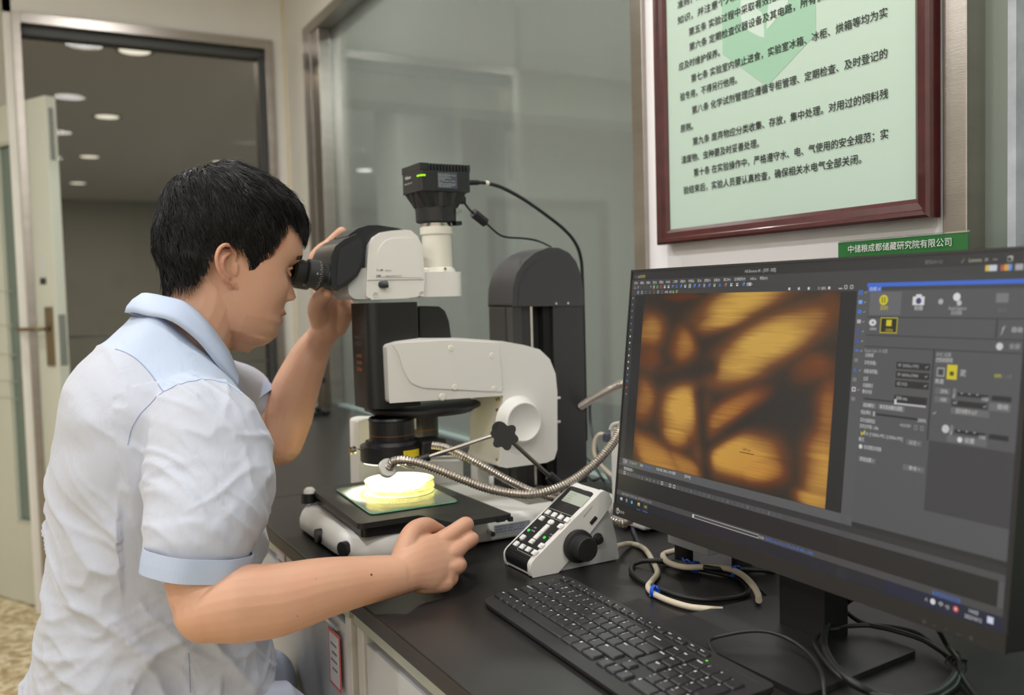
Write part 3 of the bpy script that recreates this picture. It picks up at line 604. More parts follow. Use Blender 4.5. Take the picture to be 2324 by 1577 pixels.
# ================================================================== petri dish with grain
DX, DY, DR, DZ = .600, 1.512, .060, .0745
pd = thing('petri_dish', (DX, DY, DZ), 'brightly lit glass petri dish of grain on the microscope stage', 'petri dish')
pg = glass('dish_glass', (248, 246, 214), .10, haze=.10, hazecol=(250, 248, 220))
MB().lathe((DX, DY, DZ), (0, 0, 1), [(0, 0), (0, DR-.001), (.001, DR), (.019, DR), (.0195, DR-.001), (.019, DR-.002), (.002, DR-.002), (.002, 0)], 64, True).build('dish_wall', pg, pd)
lid = MB().lathe((DX, DY, DZ+.008), (0, 0, 1), [(0, DR+.0015), (.0125, DR+.0015), (.0135, DR), (.0135, 0)], 64, True).build('lid', glass('lid_glass', (252, 250, 226), .08, haze=.06, hazecol=(250, 248, 220)), pd)
for hz, r in ((.0215, DR+.001), (.0082, DR+.0015), (.0005, DR-.0005)):
    ring = [(DX+r*math.cos(t*math.pi/32), DY+r*math.sin(t*math.pi/32), DZ+hz) for t in range(65)]
    MB().tube(ring, .0009, 6, False).build('rim', mat('dish_rim', (240, 236, 190), .2, coat=.5), pd)
gr = MB(); rnd = random.Random(3)
for k in range(520):
    a = rnd.random()*6.283; rr = math.sqrt(rnd.random())*(DR-.007); c_ = Vector((DX+rr*math.cos(a), DY+rr*math.sin(a), DZ+.0035+rnd.random()*.006)); dd = Vector((rnd.uniform(-1, 1), rnd.uniform(-1, 1), rnd.uniform(-.3, .3))).normalized()
    gr.lathe(c_-dd*.0032, dd, [(0, 0), (.0008, .0010), (.0026, .0016), (.0046, .0013), (.0062, 0)], 6, True)
g = gr.build('grain', mat('grain', (232, 218, 168), .5, var=.2, vscale=60), pd, kind='stuff')

# ================================================================== digital camera on the phototube
cx0 = X(953, 400, 1.478); cx1 = X(1068, 400, 1.478); cy0 = 1.478; cy1 = 1.478+.083
cz0, cz1 = Z(953, 431.5, cy0), Z(953, 368, cy0)
ct = thing('microscope_camera', (txc, YC, zt_(508)), 'black cube camera with cooling fins and green light on the phototube', 'camera')
cb_m = mat('camera_black', (34, 34, 37), .45, bump=.03, bscale=900)
bd = MB().prism(round_poly([Vector((cx0, cy0, cz0)), Vector((cx1, cy0, cz0)), Vector((cx1, cy1, cz0)), Vector((cx0, cy1, cz0))], .006, 4), (0, 0, cz1-cz0-.013)).build('body', cb_m, ct, bevel=.0006)
MB().box((cx0+.001, cy0+.006, cz1-.013), (cx1-.001, cy1-.001, cz1-.001)).box((cx0, cy0, cz1-.013), (cx0+.016, cy1, cz1)).box((cx1-.005, cy0+.001, cz1-.013), (cx1, cy1, cz1)).build('top_cover', cb_m, ct, bevel=.0008)
nf = 13
for k in range(nf):
    x_ = cx0+.018+k*(cx1-cx0-.024)/(nf-1); MB().box((x_-.0013, cy0+.0005, cz1-.013), (x_+.0013, cy0+.007, cz1-.0005)).build('fin', cb_m, ct)
ccx, ccy = txc, YC; zt1 = Z(990, 470, cy0+.02)
m2 = MB(); nn = 44
sq = []
for i in range(nn):
    t = 2*math.pi*i/nn; c_, s_ = math.cos(t), math.sin(t); k = 1/max(abs(c_), abs(s_)); sq.append((c_*k, s_*k, c_, s_))
hx, hy = (cx1-cx0)/2-.002, (cy1-cy0)/2-.002; mx_, my_ = (cx0+cx1)/2, (cy0+cy1)/2
vs = []
for i, (a, b, c_, s_) in enumerate(sq):
    k = 1.0 if (i//2) % 2 == 0 else .93; vs.append((mx_+a*hx*k, my_+b*hy*k, cz0))
for i, (a, b, c_, s_) in enumerate(sq):
    k = 1.0 if (i//2) % 2 == 0 else .93; vs.append((ccx+c_*.040*k, ccy+s_*.040*k, zt1))
m2.add(vs, [(i, (i+1) % nn, nn+(i+1) % nn, nn+i) for i in range(nn)]); m2.add(vs, [tuple(range(nn))]); m2.build('finned_funnel', mat('camera_funnel', (24, 24, 27), .5), ct)
MB().lathe((ccx, ccy, 0), (0, 0, 1), [(zt_(508), .024), (zt_(506.5), .024), (zt_(506), .034), (zt_(503), .0365), (zt1, .0375), (zt1+.002, .036)], 48).build('neck', cb_m, ct)
for k in (0, 1): MB().box((ccx+.026, ccy-.030+.0*k, zt1-.010-.022*k), (ccx+.0375, ccy-.012, zt1-.003-.022*k)).build('latch', chrome if k == 0 else black_pl, ct)
ld_ = MB().tube([(cx0-.0006, cy0+.010, cz0+.026), (cx0+.001, cy0+.001, cz0+.0262), (cx0+.006, cy0-.0005, cz0+.0265), (cx0+.010, cy0-.0005, cz0+.0267)], .0017, 8).build('status_light', emis('green_led', (176, 255, 20), 1.1), ct)
lx0, lx1, lz0, lz1 = X(993, 400, cy0), X(1037, 400, cy0), Z(1015, 427.5, cy0), Z(1015, 391, cy0)
lb = MB().box((lx0, cy0-.0006, lz0), (lx1, cy0+.0002, lz1)).build('rating_label', mat('label_blue_grey', (72, 78, 90), .35), ct)
m2 = MB(); lw = lx1-lx0
for k, (s, fr_) in enumerate([('  Digital Sight 10', .6), ('NIKON CORPORATION', .95), ('MADE IN JAPAN', .55), ('CAUTION RISK OF FIRE', .7), ('DO NOT OPEN', .35), ('5V --- 3A USB 3.0 TYPE-C', .95), ('SER. NO. 500213', .2), ('THIS DEVICE COMPLIES WITH', .96), ('PART 15 OF THE FCC RULES', .9), ('ICES-003 NMB-003', .7)]):
    text_mb(m2, s, .002, (lx0+.001, cy0-.0009, lz1-.0040-k*.00245), (1, 0, 0), (0, 0, 1), width=lw*fr_*.94, height=.0013)
m2.build('label_text', white_ink, lb)
m2 = MB(); text_mb(m2, 'Nikon', .006, (cx0-.0006, 1.543, cz0+.0255), (0, -1, 0), (0, 0, 1), width=.025, bold=.00015, height=.0055); text_mb(m2, 'Digital Sight 10', .004, (cx0-.0006, 1.547, cz0+.0165), (0, -1, 0), (0, 0, 1), width=.034, height=.003)
m2.build('brand_lettering', white_ink, ct)
# camera cables
def cable(name, pts, r, m, lab, cat='cable', per=8, n=10, group=None):
    P = smooth_path(pts, per); c_ = sum((Vector(p) for p in pts), Vector())/len(pts); lo = min(Vector(p).z for p in pts)-r
    mb = MB().tube(P, r, n); o = mb.build(name, m, loc=(c_.x, c_.y, lo)); return tag(o, lab, cat, group)
cab_b = mat('black_cable', (24, 24, 25), .45); cab_beige = mat('beige_cable', (206, 194, 172), .5)
s1 = [Vector((cx1-.002, 1.52, Z(1070, 413, 1.50)))]+[ony(a, b, y) for a, b, y in [(1085, 414, 1.52), (1107, 416, 1.525), (1140, 426, 1.535), (1190, 453, 1.55), (1240, 488, 1.57), (1280, 520, 1.585), (1305, 550, 1.60), (1318, 585, 1.61), (1322, 640, 1.615), (1326, 800, 1.62), (1330, 1000, 1.62)]]
ca = thing('camera_cable', s1[0], 'thick black cable arching from the camera over the black column', 'cable')
MB().tube(smooth_path(s1, 8), .0036, 10).build('sheath', cab_b, ca)
MB().cyl(s1[0], s1[1], .0048, n=14).build('plug', black_rb, ca); MB().cyl(s1[2].lerp(s1[1], .3), s1[2].lerp(s1[1], -.05), .0045, n=14).build('pale_band', white2, ca)
s2 = [ony(a, b, y) for a, b, y in [(1052, 458, 1.54), (1068, 478, 1.545), (1085, 492, 1.55), (1105, 508, 1.555), (1130, 530, 1.56), (1150, 538, 1.565), (1190, 541, 1.57), (1222, 547, 1.575), (1250, 560, 1.61)]]
cc = thing('camera_power_cable', s2[0], 'thin black cable with a square lump hanging below the camera', 'cable')
MB().tube(smooth_path(s2, 8), .0021, 10).build('sheath', cab_b, cc)
MB().rbox(s2[0]+Vector((-.012, -.006, -.004)), s2[0]+Vector((.003, .006, .010)), .002).build('plug', black_rb, cc)
d_ = (s2[3]-s2[1]).normalized(); f_ = MB(); f_.cyl(s2[1].lerp(s2[2], .35), s2[3].lerp(s2[2], .2), .0095, n=8, smooth=False); f_.build('ferrite_core', black_pl, cc)
# ================================================================== joystick / focus controller
NY, FYc = 1.148, 1.233
ct2 = thing('focus_controller', (.735, 1.19, 0), 'white and black sloping microscope control unit with large side knob', 'controller')
def czp(zx, zy): return (1120+zx/6.307, 1080+zy/6.307)
p0 = ony(*czp(590, 1180), NY); p1 = ony(*czp(1530, 240), NY)
us = (p1-p0).normalized(); un = us.cross(Vector((0, -1, 0)))
if un.z < 0: un = -un
def onp(zx, zy, off=0.):
    q_ = _ray(*czp(zx, zy)); P0 = p0+un*off; return EYE+q_*((P0-EYE).dot(un)/q_.dot(un))
# grey wedge-shaped core (legs) and white shell on top
core = [czp(*p) for p in [(935, 1412), (1300, 700), (1640, 480), (1700, 650), (1750, 850), (1798, 1160), (1780, 1187)]]
MB().prism([Vector((v.x, v.y, max(v.z, .0005))) for v in pyp(core, NY+.006, .003, 3)], (0, FYc-NY-.012, 0)).build('side_body', mat('controller_grey', (188, 190, 190), .45), ct2, bevel=.002)
shell = [czp(*p) for p in [(560, 1460), (540, 1385), (535, 1290), (552, 1240), (590, 1190), (1530, 240), (1590, 205), (1650, 235), (1695, 330), (1700, 380), (1650, 475), (1400, 800), (1080, 1210), (930, 1412), (760, 1450)]]
shp = [Vector((v.x, v.y, max(v.z, .0005))) for v in pyp(shell, NY)]
def rim_wall(y, d, nm): return MB().prism(shp if y == NY else [Vector((v.x, y, v.z)) for v in shp], (0, d, 0)).build(nm, white_pl, ct2, bevel=.003, seg=3)
rim_wall(NY, .011, 'side_cheek'); rim_wall(FYc-.006, .006, 'side_cheek')
mid = [Vector((v.x, NY+.008, v.z)) for v in shp]; cen = Vector((.735, NY+.008, .05))
mid = [v+(cen-v).normalized()*.0015 for v in mid]
MB().prism(mid, (0, FYc-NY-.012, 0)).build('shell', white_pl, ct2, bevel=.001)
w_ = FYc-NY
def PN(s, c, o=0.): return p0+us*s+Vector((0, c, 0))+un*o    # s along the slope, c across (0 = near edge), o above the panel
LS = (p1-p0).length
pan = round_poly([PN(-.004, .011, -.002), PN(LS-.004, .011, -.002), PN(LS-.004, w_-.006, -.002), PN(-.004, w_-.006, -.002)], [0, .008, .008, 0], 5)
panel_m = mat('panel_black', (30, 30, 32), .42)
po = MB().prism(pan, un*.0026).build('front_panel', panel_m, ct2, bevel=.0004)
# rounded black nose
nose = []
for k in range(9):
    t = k/8*1.15; nose.append(PN(-.004, .011, 0)+us*(-.013*math.sin(t))+un*(-.022*(1-math.cos(t))))
pts = [Vector((v.x, NY+.011, v.z)) for v in nose]+[Vector((nose[-1].x+.003, NY+.011, .001)), Vector((nose[0].x+.02, NY+.011, .001))]
MB().prism(pts, (0, w_-.017, 0), smooth=False).build('nose', panel_m, ct2, bevel=.0005)
def quad(mb, c4, o, h, r=.0015):
    pts_ = round_poly([onp(zx, zy, o) for zx, zy in c4], r, 3); mb.prism(pts_, un*h); return mb
quad(MB(), [(1108, 210), (1388, 308), (1252, 452), (972, 352)], .0008, .0006, .0006).build('display', mat('lcd', (176, 184, 172), .3, coat=.3), ct2)
lcdt = MB(); lr = (onp(1388, 308)-onp(1108, 210)).normalized(); lu = (onp(1108, 210)-onp(972, 352)).normalized()
lr = Vector((0, -1, 0)); lu = us
lo_ = onp(1108, 212, .0016)
for k, (s, ww) in enumerate([('Zoom: 1.0x  Total', .019), ('Obj: SHR0.5x', .015), ('Z:  12.345 mm', .017), ('NA: 0.08  IRIS 40', .020)]): text_mb(lcdt, s, .003, lo_-lu*(.0052+.0053*k)+lr*.0025, lr, lu, width=ww, height=.0028)
lcdt.build('display_text', mat('lcd_ink', (116, 126, 116), .5), ct2)
btn_m = mat('button_white', (236, 236, 234), .35)
def pbtn(zx, zy, s=1., w1=.0105, h1=.0085, nm='button', r=.0012):
    c_ = onp(zx, zy, .0006); R = Vector((0, -1, 0))*w1*.5; U = us*h1*.5
    MB().prism(round_poly([c_-R-U, c_+R-U, c_+R+U, c_-R+U], r, 3), un*.0022).build(nm, btn_m, ct2, bevel=.0005)
    return c_+un*.0025
for zx, zy in [(785, 526), (875, 563), (966, 598), (1060, 634), (696, 612), (966, 726), (426, 882), (556, 942), (690, 1004), (333, 975), (418, 1017), (503, 1058), (594, 1103)]: pbtn(zx, zy)
pbtn(828, 668, w1=.0135, h1=.0085, r=.005, nm='lamp_button')
pbtn(693, 806, w1=.0095, h1=.031, nm='zoom_rocker')
m2 = MB()
for (zx, zy, s, ww) in [(696, 610, 'INFO', .006), (966, 724, 'MENU', .006), (426, 880, 'ESCAPE', .006), (556, 940, 'DISP', .006), (690, 1002, 'RESET', .006), (333, 973, 'F1', .003), (418, 1015, '-', .002), (503, 1056, '+', .003), (594, 1101, 'Z', .003), (725, 758, '+', .002), (685, 800, 'ZOOM', .004), (645, 845, '-', .002), (820, 665, 'O', .002)]:
    c_ = onp(zx, zy, .0031); text_mb(m2, s, .002, c_+Vector((0, ww/2, 0))-us*.001, (0, -1, 0), us, width=ww, height=.0018)
m2.build('button_marks', grey_ink, ct2)
m2 = MB()
for (zx, zy, s, ww) in [(590, 745, 'Z SPEED', .008), (830, 845, 'ZOOM STOP', .010), (560, 790, 'MID  FINE', .010), (805, 885, 'ON OFF', .007), (385, 920, 'IRIS', .006), (300, 1005, 'LOCK', .006), (655, 1040, 'LIMIT', .006), (565, 1140, 'SHIFT', .006), (960, 545, 'RECALL', .006)]:
    c_ = onp(zx, zy, .0008); text_mb(m2, s, .002, c_+Vector((0, ww/2, 0)), (0, -1, 0), us, width=ww, height=.0019)
text_mb(m2, 'Nikon', .006, onp(1262, 193, .0008), (0, -1, 0), us, width=.0145, height=.0052, bold=.0002)
def outline(zpts, r=.002, tw=.00028):
    pts_ = round_poly([onp(a, b, .0007) for a, b in zpts], r, 4); m2.tube(pts_+[pts_[0]], tw, 4, False)
outline([(795, 455), (1165, 590), (1075, 690), (720, 555)]); outline([(405, 970), (665, 1085), (590, 1175), (335, 1050)])
m2.build('panel_print', white_ink, ct2)
for zx, zy in ((505, 778), (730, 882)):
    c_ = onp(zx, zy, .0008); MB().lathe(c_, un, [(-.001, .0024), (.0008, .0024), (.0018, .0014), (.002, 0)], 14, True).build('green_light', emis('green_lamp', (70, 220, 90), 1.3), ct2)
kc = ony(*czp(1225, 1000), NY+.0)
kc = Vector((.738, NY, .0375))
kb = MB().lathe(kc, (0, -1, 0), [(0, .020), (.002, .0245), (.007, .0255), (.012, .0245), (.014, .0195), (.015, .0188), (.031, .0180), (.0325, .017), (.033, 0)], 56).build('focus_knob', black_rb, ct2)
kb2 = MB().lathe(Vector((.7565, FYc, .0335)), (0, 1, 0), [(0, .020), (.002, .0245), (.007, .0255), (.013, .0195), (.030, .0180), (.032, 0)], 48).build('focus_knob', black_rb, ct2)
bp_ = ony(*czp(1500, 905), NY+.004); MB().lathe(Vector((bp_.x, NY+.006, bp_.z)), (0, -1, 0), [(-.002, .0095), (.001, .0095), (.003, .008), (.004, .0065), (.008, .006), (.009, .0045), (.009, 0)], 28).build('side_button', black_rb, ct2)
a, b = ony(*czp(1385, 690), NY), ony(*czp(1470, 590), NY)
MB().tube([a+(b-a)*.05+Vector((0, .001, 0)), b+Vector((0, .001, 0))], .0035, 10).build('thumb_slot', dark_gap, ct2)
m2 = MB(); text_mb(m2, 'BRIGHTNESS', .003, ony(*czp(1298, 590), NY-.0006), (b-a).normalized(), Vector((-(b-a).normalized().z, 0, (b-a).normalized().x)), width=.021, height=.0022); m2.build('side_print', grey_ink, ct2)

# ================================================================== keyboard
KA, KT = -1.6184, 0.0586; KO = Vector((.6513, 1.0779, .0171))
E1 = Vector((math.cos(KA), math.sin(KA), 0)); E2 = Vector((math.sin(KA)*math.cos(KT), -math.cos(KA)*math.cos(KT), -math.sin(KT))); EN = E1.cross(E2)
if EN.z < 0: EN = -EN
UP_ = .01905
def KP(u, v_, o=0.): return KO+E1*u*UP_+E2*v_*UP_+EN*o
kbd = thing('keyboard', KP(10.5, 2, 0)*1.0-Vector((0, 0, KP(10.5, 2).z)), 'full-size black wired keyboard with white legends on the worktop', 'keyboard')
kbm = mat('keyboard_black', (34, 34, 36), .5, bump=.06, bscale=1500); keym = mat('keycap_black', (33, 33, 38), .36, bump=.05, bscale=1500)
bo2 = round_poly([KP(-.50, -1.62, -.0032), KP(21.8, -1.62, -.0032), KP(21.8, 5.75, -.0032), KP(-.35, 5.75, -.0032)], [.01, .01, .02, .026], 8)
n_ = len(bo2); low = [Vector((p.x, p.y, .0008)) for p in bo2]
kcen = sum(bo2, Vector())/n_; low = [p+(Vector((kcen.x, kcen.y, p.z))-p).normalized()*.006 for p in low]; midk = [Vector((p.x, p.y, max(.0035, p.z-.006))) for p in bo2]
m2 = MB(); m2.add(low+midk+bo2, [(k*n_+i, k*n_+(i+1) % n_, (k+1)*n_+(i+1) % n_, (k+1)*n_+i) for k in (0, 1) for i in range(n_)]); m2.add(low+bo2, [tuple(range(n_)), tuple(range(n_, 2*n_))])
m2.build('case', kbm, kbd, bevel=.0012)
keys = []   # (cell u, cell v, w, h, [(text, du, dv, size)])
def K(u, v_, s='', w=1., h=1., sub=None, big=.0043): keys.append((u-.27, v_-.27, w, h, s, sub, big))
num = [('`', '~'), ('1', '!'), ('2', '@'), ('3', '#'), ('4', '$'), ('5', '%'), ('6', '^'), ('7', '&'), ('8', '*'), ('9', '('), ('0', ')'), ('-', '_'), ('=', '+')]
for i, (a, b) in enumerate(num): K(i, 0, a, sub=b)
K(13, 0, 'Backspace', w=1.9, big=.0028)
K(0, 1, 'Tab', w=1.5, big=.0028)
for i, a in enumerate('QWERTYUIOP'): K(1.5+i, 1, a)
K(11.5, 1, '[', sub='{'); K(12.5, 1, ']', sub='}'); K(13.5, 1, '\\', w=1.4, sub='|')
K(0, 2, 'CapsLock A', w=1.75, big=.0026)
for i, a in enumerate('ASDFGHJKL'): K(1.75+i, 2, a)
K(10.75, 2, ';', sub=':'); K(11.75, 2, "'", sub='"'); K(12.75, 2, 'Enter', w=2.15, big=.0028)
K(0, 3, 'Shift', w=2.25, big=.0028)
for i, a in enumerate('ZXCVBNM'): K(2.25+i, 3, a)
K(9.25, 3, ',', sub='<'); K(10.25, 3, '.', sub='>'); K(11.25, 3, '/', sub='?'); K(12.25, 3, 'Shift', w=2.0, big=.0028)
K(0, 4, 'Ctrl', w=1.2, big=.0028); K(1.2, 4, 'Fn', big=.0028); K(2.2, 4, '⊞', big=.0034); K(3.2, 4, 'Alt', big=.0028); K(4.2, 4, '', w=5.5); K(9.7, 4, 'Alt', w=1.25, big=.0028); K(10.95, 4, '▤', w=1.25, big=.0032); K(12.2, 4, 'Ctrl', w=1.35, big=.0028)
K(13.95, 4.05, '←', w=.95, big=.003); K(14.95, 4.05, '↓', w=.95, big=.003); K(15.95, 4.05, '→', w=.95, big=.003); K(14.95, 3.15, '↑', w=.95, h=.88, big=.003)
K(15.05, 0, 'Home', big=.0026); K(16.05, 0, 'End', big=.0026); K(15.05, 1, 'Delete', h=1.95, big=.0026); K(16.05, 1, 'PgUp', big=.0026); K(16.05, 2, 'PgDn', big=.0026)
for i, s in enumerate(['NumLk', '/', '*', '-']): K(17.25+i, 0, s, big=.0026 if i == 0 else .004)
for r_, row in enumerate(['789', '456', '123']):
    for i, s in enumerate(row): K(17.25+i, 1+r_, s, big=.004)
K(20.25, 1, '+', h=1.95); K(20.25, 3, 'Enter', h=1.95, big=.0026); K(17.25, 4, '0', w=2.); K(19.25, 4, '.')
fr = [('Esc', -.05)]+[('F%d' % (i+1), 1.3+.967*i) for i in range(12)]+[('ScrLk', 13.05), ('PrtSc', 14.0), ('Pause', 15.25), ('Insert', 16.2)]
for s, u in fr: keys.append((u-.2, -1.25, .95, .62, s, None, .0022))
shared = {}; LR, LU = E1, -E2
for (u, v_, w1, h1, s, sub, big) in keys:
    g_ = .06; dims = (round(w1, 2), round(h1, 2))
    c_ = KP(u+w1/2, v_+h1/2, -.0032)
    if dims not in shared:
        W2, H2 = (w1-g_)*UP_/2, (h1-g_)*UP_/2; rr = .0022
        def ring(ins, z, r_):
            pts_ = round_poly([Vector((-W2+ins, H2-ins, z)), Vector((W2-ins, H2-ins, z)), Vector((W2-ins, -H2+ins, z)), Vector((-W2+ins, -H2+ins, z))], [r_*1.6, r_*1.6, r_, r_], 4); return [E1*p.x-E2*p.y*-1+EN*p.z if False else E1*p.x+E2*(p.y)+EN*p.z for p in pts_]
        A, B, D, Fv = ring(0, .0, rr), ring(.0003, .0016, rr), ring(.0011, .0028, rr*.9), ring(.0022, .0030, rr*.7); n1 = len(A)
        me = bpy.data.meshes.new('key'); fs = [(k*n1+i, k*n1+(i+1) % n1, (k+1)*n1+(i+1) % n1, (k+1)*n1+i) for k in range(3) for i in range(n1)]+[tuple(range(3*n1, 4*n1))]
        me.from_pydata(A+B+D+Fv, [], fs); me.materials.append(keym); me.polygons.foreach_set('use_smooth', [True]*len(fs)); me.polygons[-1].use_smooth = False; me.update(); shared[dims] = me
    ko = bpy.data.objects.new('key', shared[dims]); C.objects.link(ko); ko.parent = kbd; ko.location = c_+Vector((0, 0, BT))-Vector(kbd.location)
    if s:
        m2 = MB(); top = .0001
        a0 = KP(u+.16, v_+(.34 if not sub else .60), top); hh = big*.72
        if h1 < .8: a0 = KP(u+.14, v_+.28, top)
        wd = None
        text_mb(m2, s, big*1.22, a0, LR, LU, bold=.0002)
        if sub: text_mb(m2, sub, big*.95, KP(u+.18, v_+.28, top), LR, LU, bold=.00016)
        if s in '123456789' and u > 16 or s == '0' and u > 16: text_mb(m2, {'7': 'Home', '4': '←', '1': 'End', '8': '↑', '5': ' ', '2': '↓', '9': 'PgUp', '6': '→', '3': 'PgDn', '0': 'Ins'}[s], .0022, KP(u+.16, v_+.62, top), LR, LU)
        if s[0] == 'F' and s[1:].isdigit(): text_mb(m2, '◂▸●◂●×☼○▪◆♪ '[int(s[1:])-1], .0022, KP(u+.30, v_+.52, top), LR, LU)
        # legends sit in the key's own frame
        me = bpy.data.meshes.new('legend'); lo2 = bpy.data.objects.new('legend', me); C.objects.link(lo2); lo2.parent = ko
        me.from_pydata([p-c_ for p in m2.v], [], m2.f); me.materials.append(white_ink); me.update()
MB().prism([KP(17.2, -.62, -.0028), KP(17.32, -.62, -.0028), KP(17.32, -.5, -.0028), KP(17.2, -.5, -.0028)], EN*.0004).build('indicator_light', emis('key_led', (120, 255, 60), 1.), kbd)
m2 = MB()
for u in (17.9, 18.7): m2.prism([KP(u, -.75, -.003), KP(u+.25, -.75, -.003), KP(u+.25, -.68, -.003), KP(u, -.68, -.003)], EN*.0002)
text_mb(m2, 'Lenovo', .006, KP(19.3, -.95, -.003), LR, LU, width=.034, height=.0052); m2.build('faint_print', mat('faint_ink', (62, 62, 64), .5), kbd)

# ================================================================== monitor
MBL = Vector((.7702, 1.0934, .0905)); MBR = Vector((.7575, .4805, .0875)); MTL = Vector((.8102, 1.0908, .4511))
ME = (MBR-MBL).normalized(); MU = (MTL-MBL); MU = (MU-ME*MU.dot(ME)).normalized(); MN = ME.cross(MU)   # MN points to the viewer side
if MN.x > 0: MN = -MN
def S(x, y, o=0.): return MBL+ME*(x*.001)+MU*(y*.001)+MN*o
mon = thing('monitor', (.80, .775, 0), 'large black computer monitor showing an amber micrograph and grey software panels', 'monitor')
MBS = mat('bezel_black', (38, 37, 37), .42)
def srect(mb, x0, y0, x1, y1, o, mi=0): return mb.add([S(x0, y0, o), S(x1, y0, o), S(x1, y1, o), S(x0, y1, o)], [(0, 1, 2, 3)], False, mi)
def sslab(x0, y0, x1, y1, oa, ob, r=0):
    pts_ = [S(x0, y0, oa), S(x1, y0, oa), S(x1, y1, oa), S(x0, y1, oa)]
    return MB().prism(round_poly(pts_, r, 4), MN*(ob-oa))
sslab(0, 0, 613, 362.8, -.028, -.0015, .003).build('back_shell', MBS, mon, bevel=.003)
sslab(60, 40, 553, 300, -.048, -.028, .02).build('back_bulge', MBS, mon, bevel=.006)
sslab(0, 0, 613, 18.2, -.0015, .0022, 0).build('chin', MBS, mon, bevel=.0008)
for a in ((0, 18.2, 3.0, 362.8), (610, 18.2, 613, 362.8), (3.0, 359.8, 610, 362.8)): sslab(*a, -.0015, .0012).build('bezel', MBS, mon, bevel=.0004)
GLOW = .80
scr = MB(); srect(scr, 3, 18.2, 610, 359.8, .0)
scm = {}
def scol(c): 
    k = 'screen_%d_%d_%d' % c
    if k not in scm:
        m = mat(k, (8, 8, 9), .32, emit=c, estr=GLOW); scm[k] = m
    return scm[k]
so_ = scr.build('screen', scol((44, 45, 46)), mon)
ui = {}
def rect(x0, y0, x1, y1, c, lay=1): srect(ui.setdefault(('r', c), MB()), x0, min(y0, y1), x1, max(y0, y1), .00012*lay)
def txt(s, x, y, h, c, w=None, lay=6, bold=0): text_mb(ui.setdefault(('t', c), MB()), s, h*.00135, S(x, y, .00012*lay), ME, MU, width=None if w is None else w*.001, bold=bold)
def disc(x, y, r, c, lay=5, n=20, sx=1.):
    mb = ui.setdefault(('r', c), MB()); mb.add([S(x+r*sx*math.cos(6.2832*i/n), y+r*math.sin(6.2832*i/n), .00012*lay) for i in range(n)], [tuple(range(n))])
def frame_(x0, y0, x1, y1, t_, c, lay=5):
    for a in ((x0, y0, x1, y0+t_), (x0, y1-t_, x1, y1), (x0, y0, x0+t_, y1), (x1-t_, y0, x1, y1)): rect(*a, c, lay)
G1_, G2_, G3_, G4_ = (66, 67, 68), (86, 87, 90), (56, 57, 60), (42, 42, 45); WH = (214, 214, 214); DM = (128, 128, 130); BLU = (70, 120, 210); YE = (214, 200, 40)
rect(3, 347.5, 610, 359.8, (48, 48, 49)); rect(3, 325.5, 610, 347.5, G1_); rect(420, 333.5, 610, 347.5, (80, 80, 81)); rect(3, 332.6, 416, 333.0, G3_, 2)
rect(3, 78, 15, 325.5, (54, 55, 56)); rect(15, 86.5, 419, 325.5, (36, 38, 40)); rect(419, 18.2, 434, 331, (88, 89, 91)); rect(434, 81, 607, 331, G2_); rect(607, 40, 610, 331, (38, 38, 46))
rect(3, 76, 434, 86.5, (92, 93, 95)); rect(3, 68.8, 607, 76, (52, 52, 54)); rect(3, 62.3, 607, 68.8, (78, 78, 80)); rect(10, 38.8, 601, 62.3, (36, 36, 38)); rect(3, 31.5, 607, 38.8, (74, 73, 74)); rect(3, 18.2, 610, 31.5, (34, 37, 46)); rect(480, 18.2, 610, 31.5, (30, 36, 58), 2)
rect(601, 38.8, 607, 62.3, (86, 86, 88), 2)
txt('V6', 10, 350.6, 3.4, (150, 140, 40)); txt('主页', 17, 350.6, 3.2, WH); rect(24.5, 347.5, 34, 356.5, (62, 60, 50), 2); txt('实时', 26, 350.6, 3.6, YE)
txt('NIS-Elements AR  - [实时 - 快图]', 243, 350.8, 3.8, (196, 196, 192), 53)
mx_ = 9.5
for s, wd in [('文件(F)', 9), ('编辑(E)', 9), ('拍摄(A)', 9), ('定标(C)', 9.5), ('图像(I)', 9), ('ROI(R)', 9), ('二进制', 10), ('测量(M)', 11), ('参考图(L)', 12), ('宏(X)', 8), ('查看(V)', 12), ('设备(D)', 12), ('窗口(W)', 13), ('应用程序(P)', 20), ('NIS.ai', 10), ('帮助(H)', 13)]:
    f = {0: 1}.get(0); txt(s, mx_, 341.6, 3.3, WH, wd); mx_ += wd*1.27+3.6
rnd = random.Random(11); ic = [(200, 120, 40), (70, 120, 210), DM, DM, DM, (90, 96, 90), (120, 190, 90), (90, 180, 80), (205, 60, 70), WH, WH, (80, 110, 170), (80, 110, 190), BLU, WH, WH, BLU, BLU, (150, 150, 152), BLU, (190, 190, 150), BLU, (190, 80, 90), WH, WH, BLU, WH]
xx = 10
for i, c in enumerate(ic):
    if c in (DM,): rect(xx, 334.6, xx+2.2, 338.4, (84, 84, 86), 3)
    elif i in (8, 7): disc(xx+2.2, 336.5, 2.3, c); disc(xx+2.2, 336.5, 1.1, G1_, 6)
    elif i in (6, 15, 18): frame_(xx, 334, xx+4.6, 339.2, .5, c); rect(xx+1.6, 335.5, xx+3.4, 337.8, WH, 6)
    else: rect(xx, 334.6, xx+1.2, 338.6, c, 3); rect(xx+1.2, 334.6, xx+3.8, 336.2, c, 3); rect(xx+2.6, 336.8, xx+3.8, 338.6, WH if i % 3 else c, 4)
    xx += 7.2+i*.165
txt('定制▾', 247, 334.6, 3.4, WH)
for i in range(7): frame_(19+i*9.5, 327.6, 22.5+i*9.5, 331.2, .5, [WH, WH, DM, DM, (205, 60, 70), WH, DM][i])
txt('AWB', 84, 327.6, 3.4, WH, 7); txt('AE', 94, 327.6, 3.4, WH, 5); rect(101, 327.4, 103, 331, (90, 190, 80), 3); rect(103, 327.4, 104.5, 330, (220, 150, 50), 3)
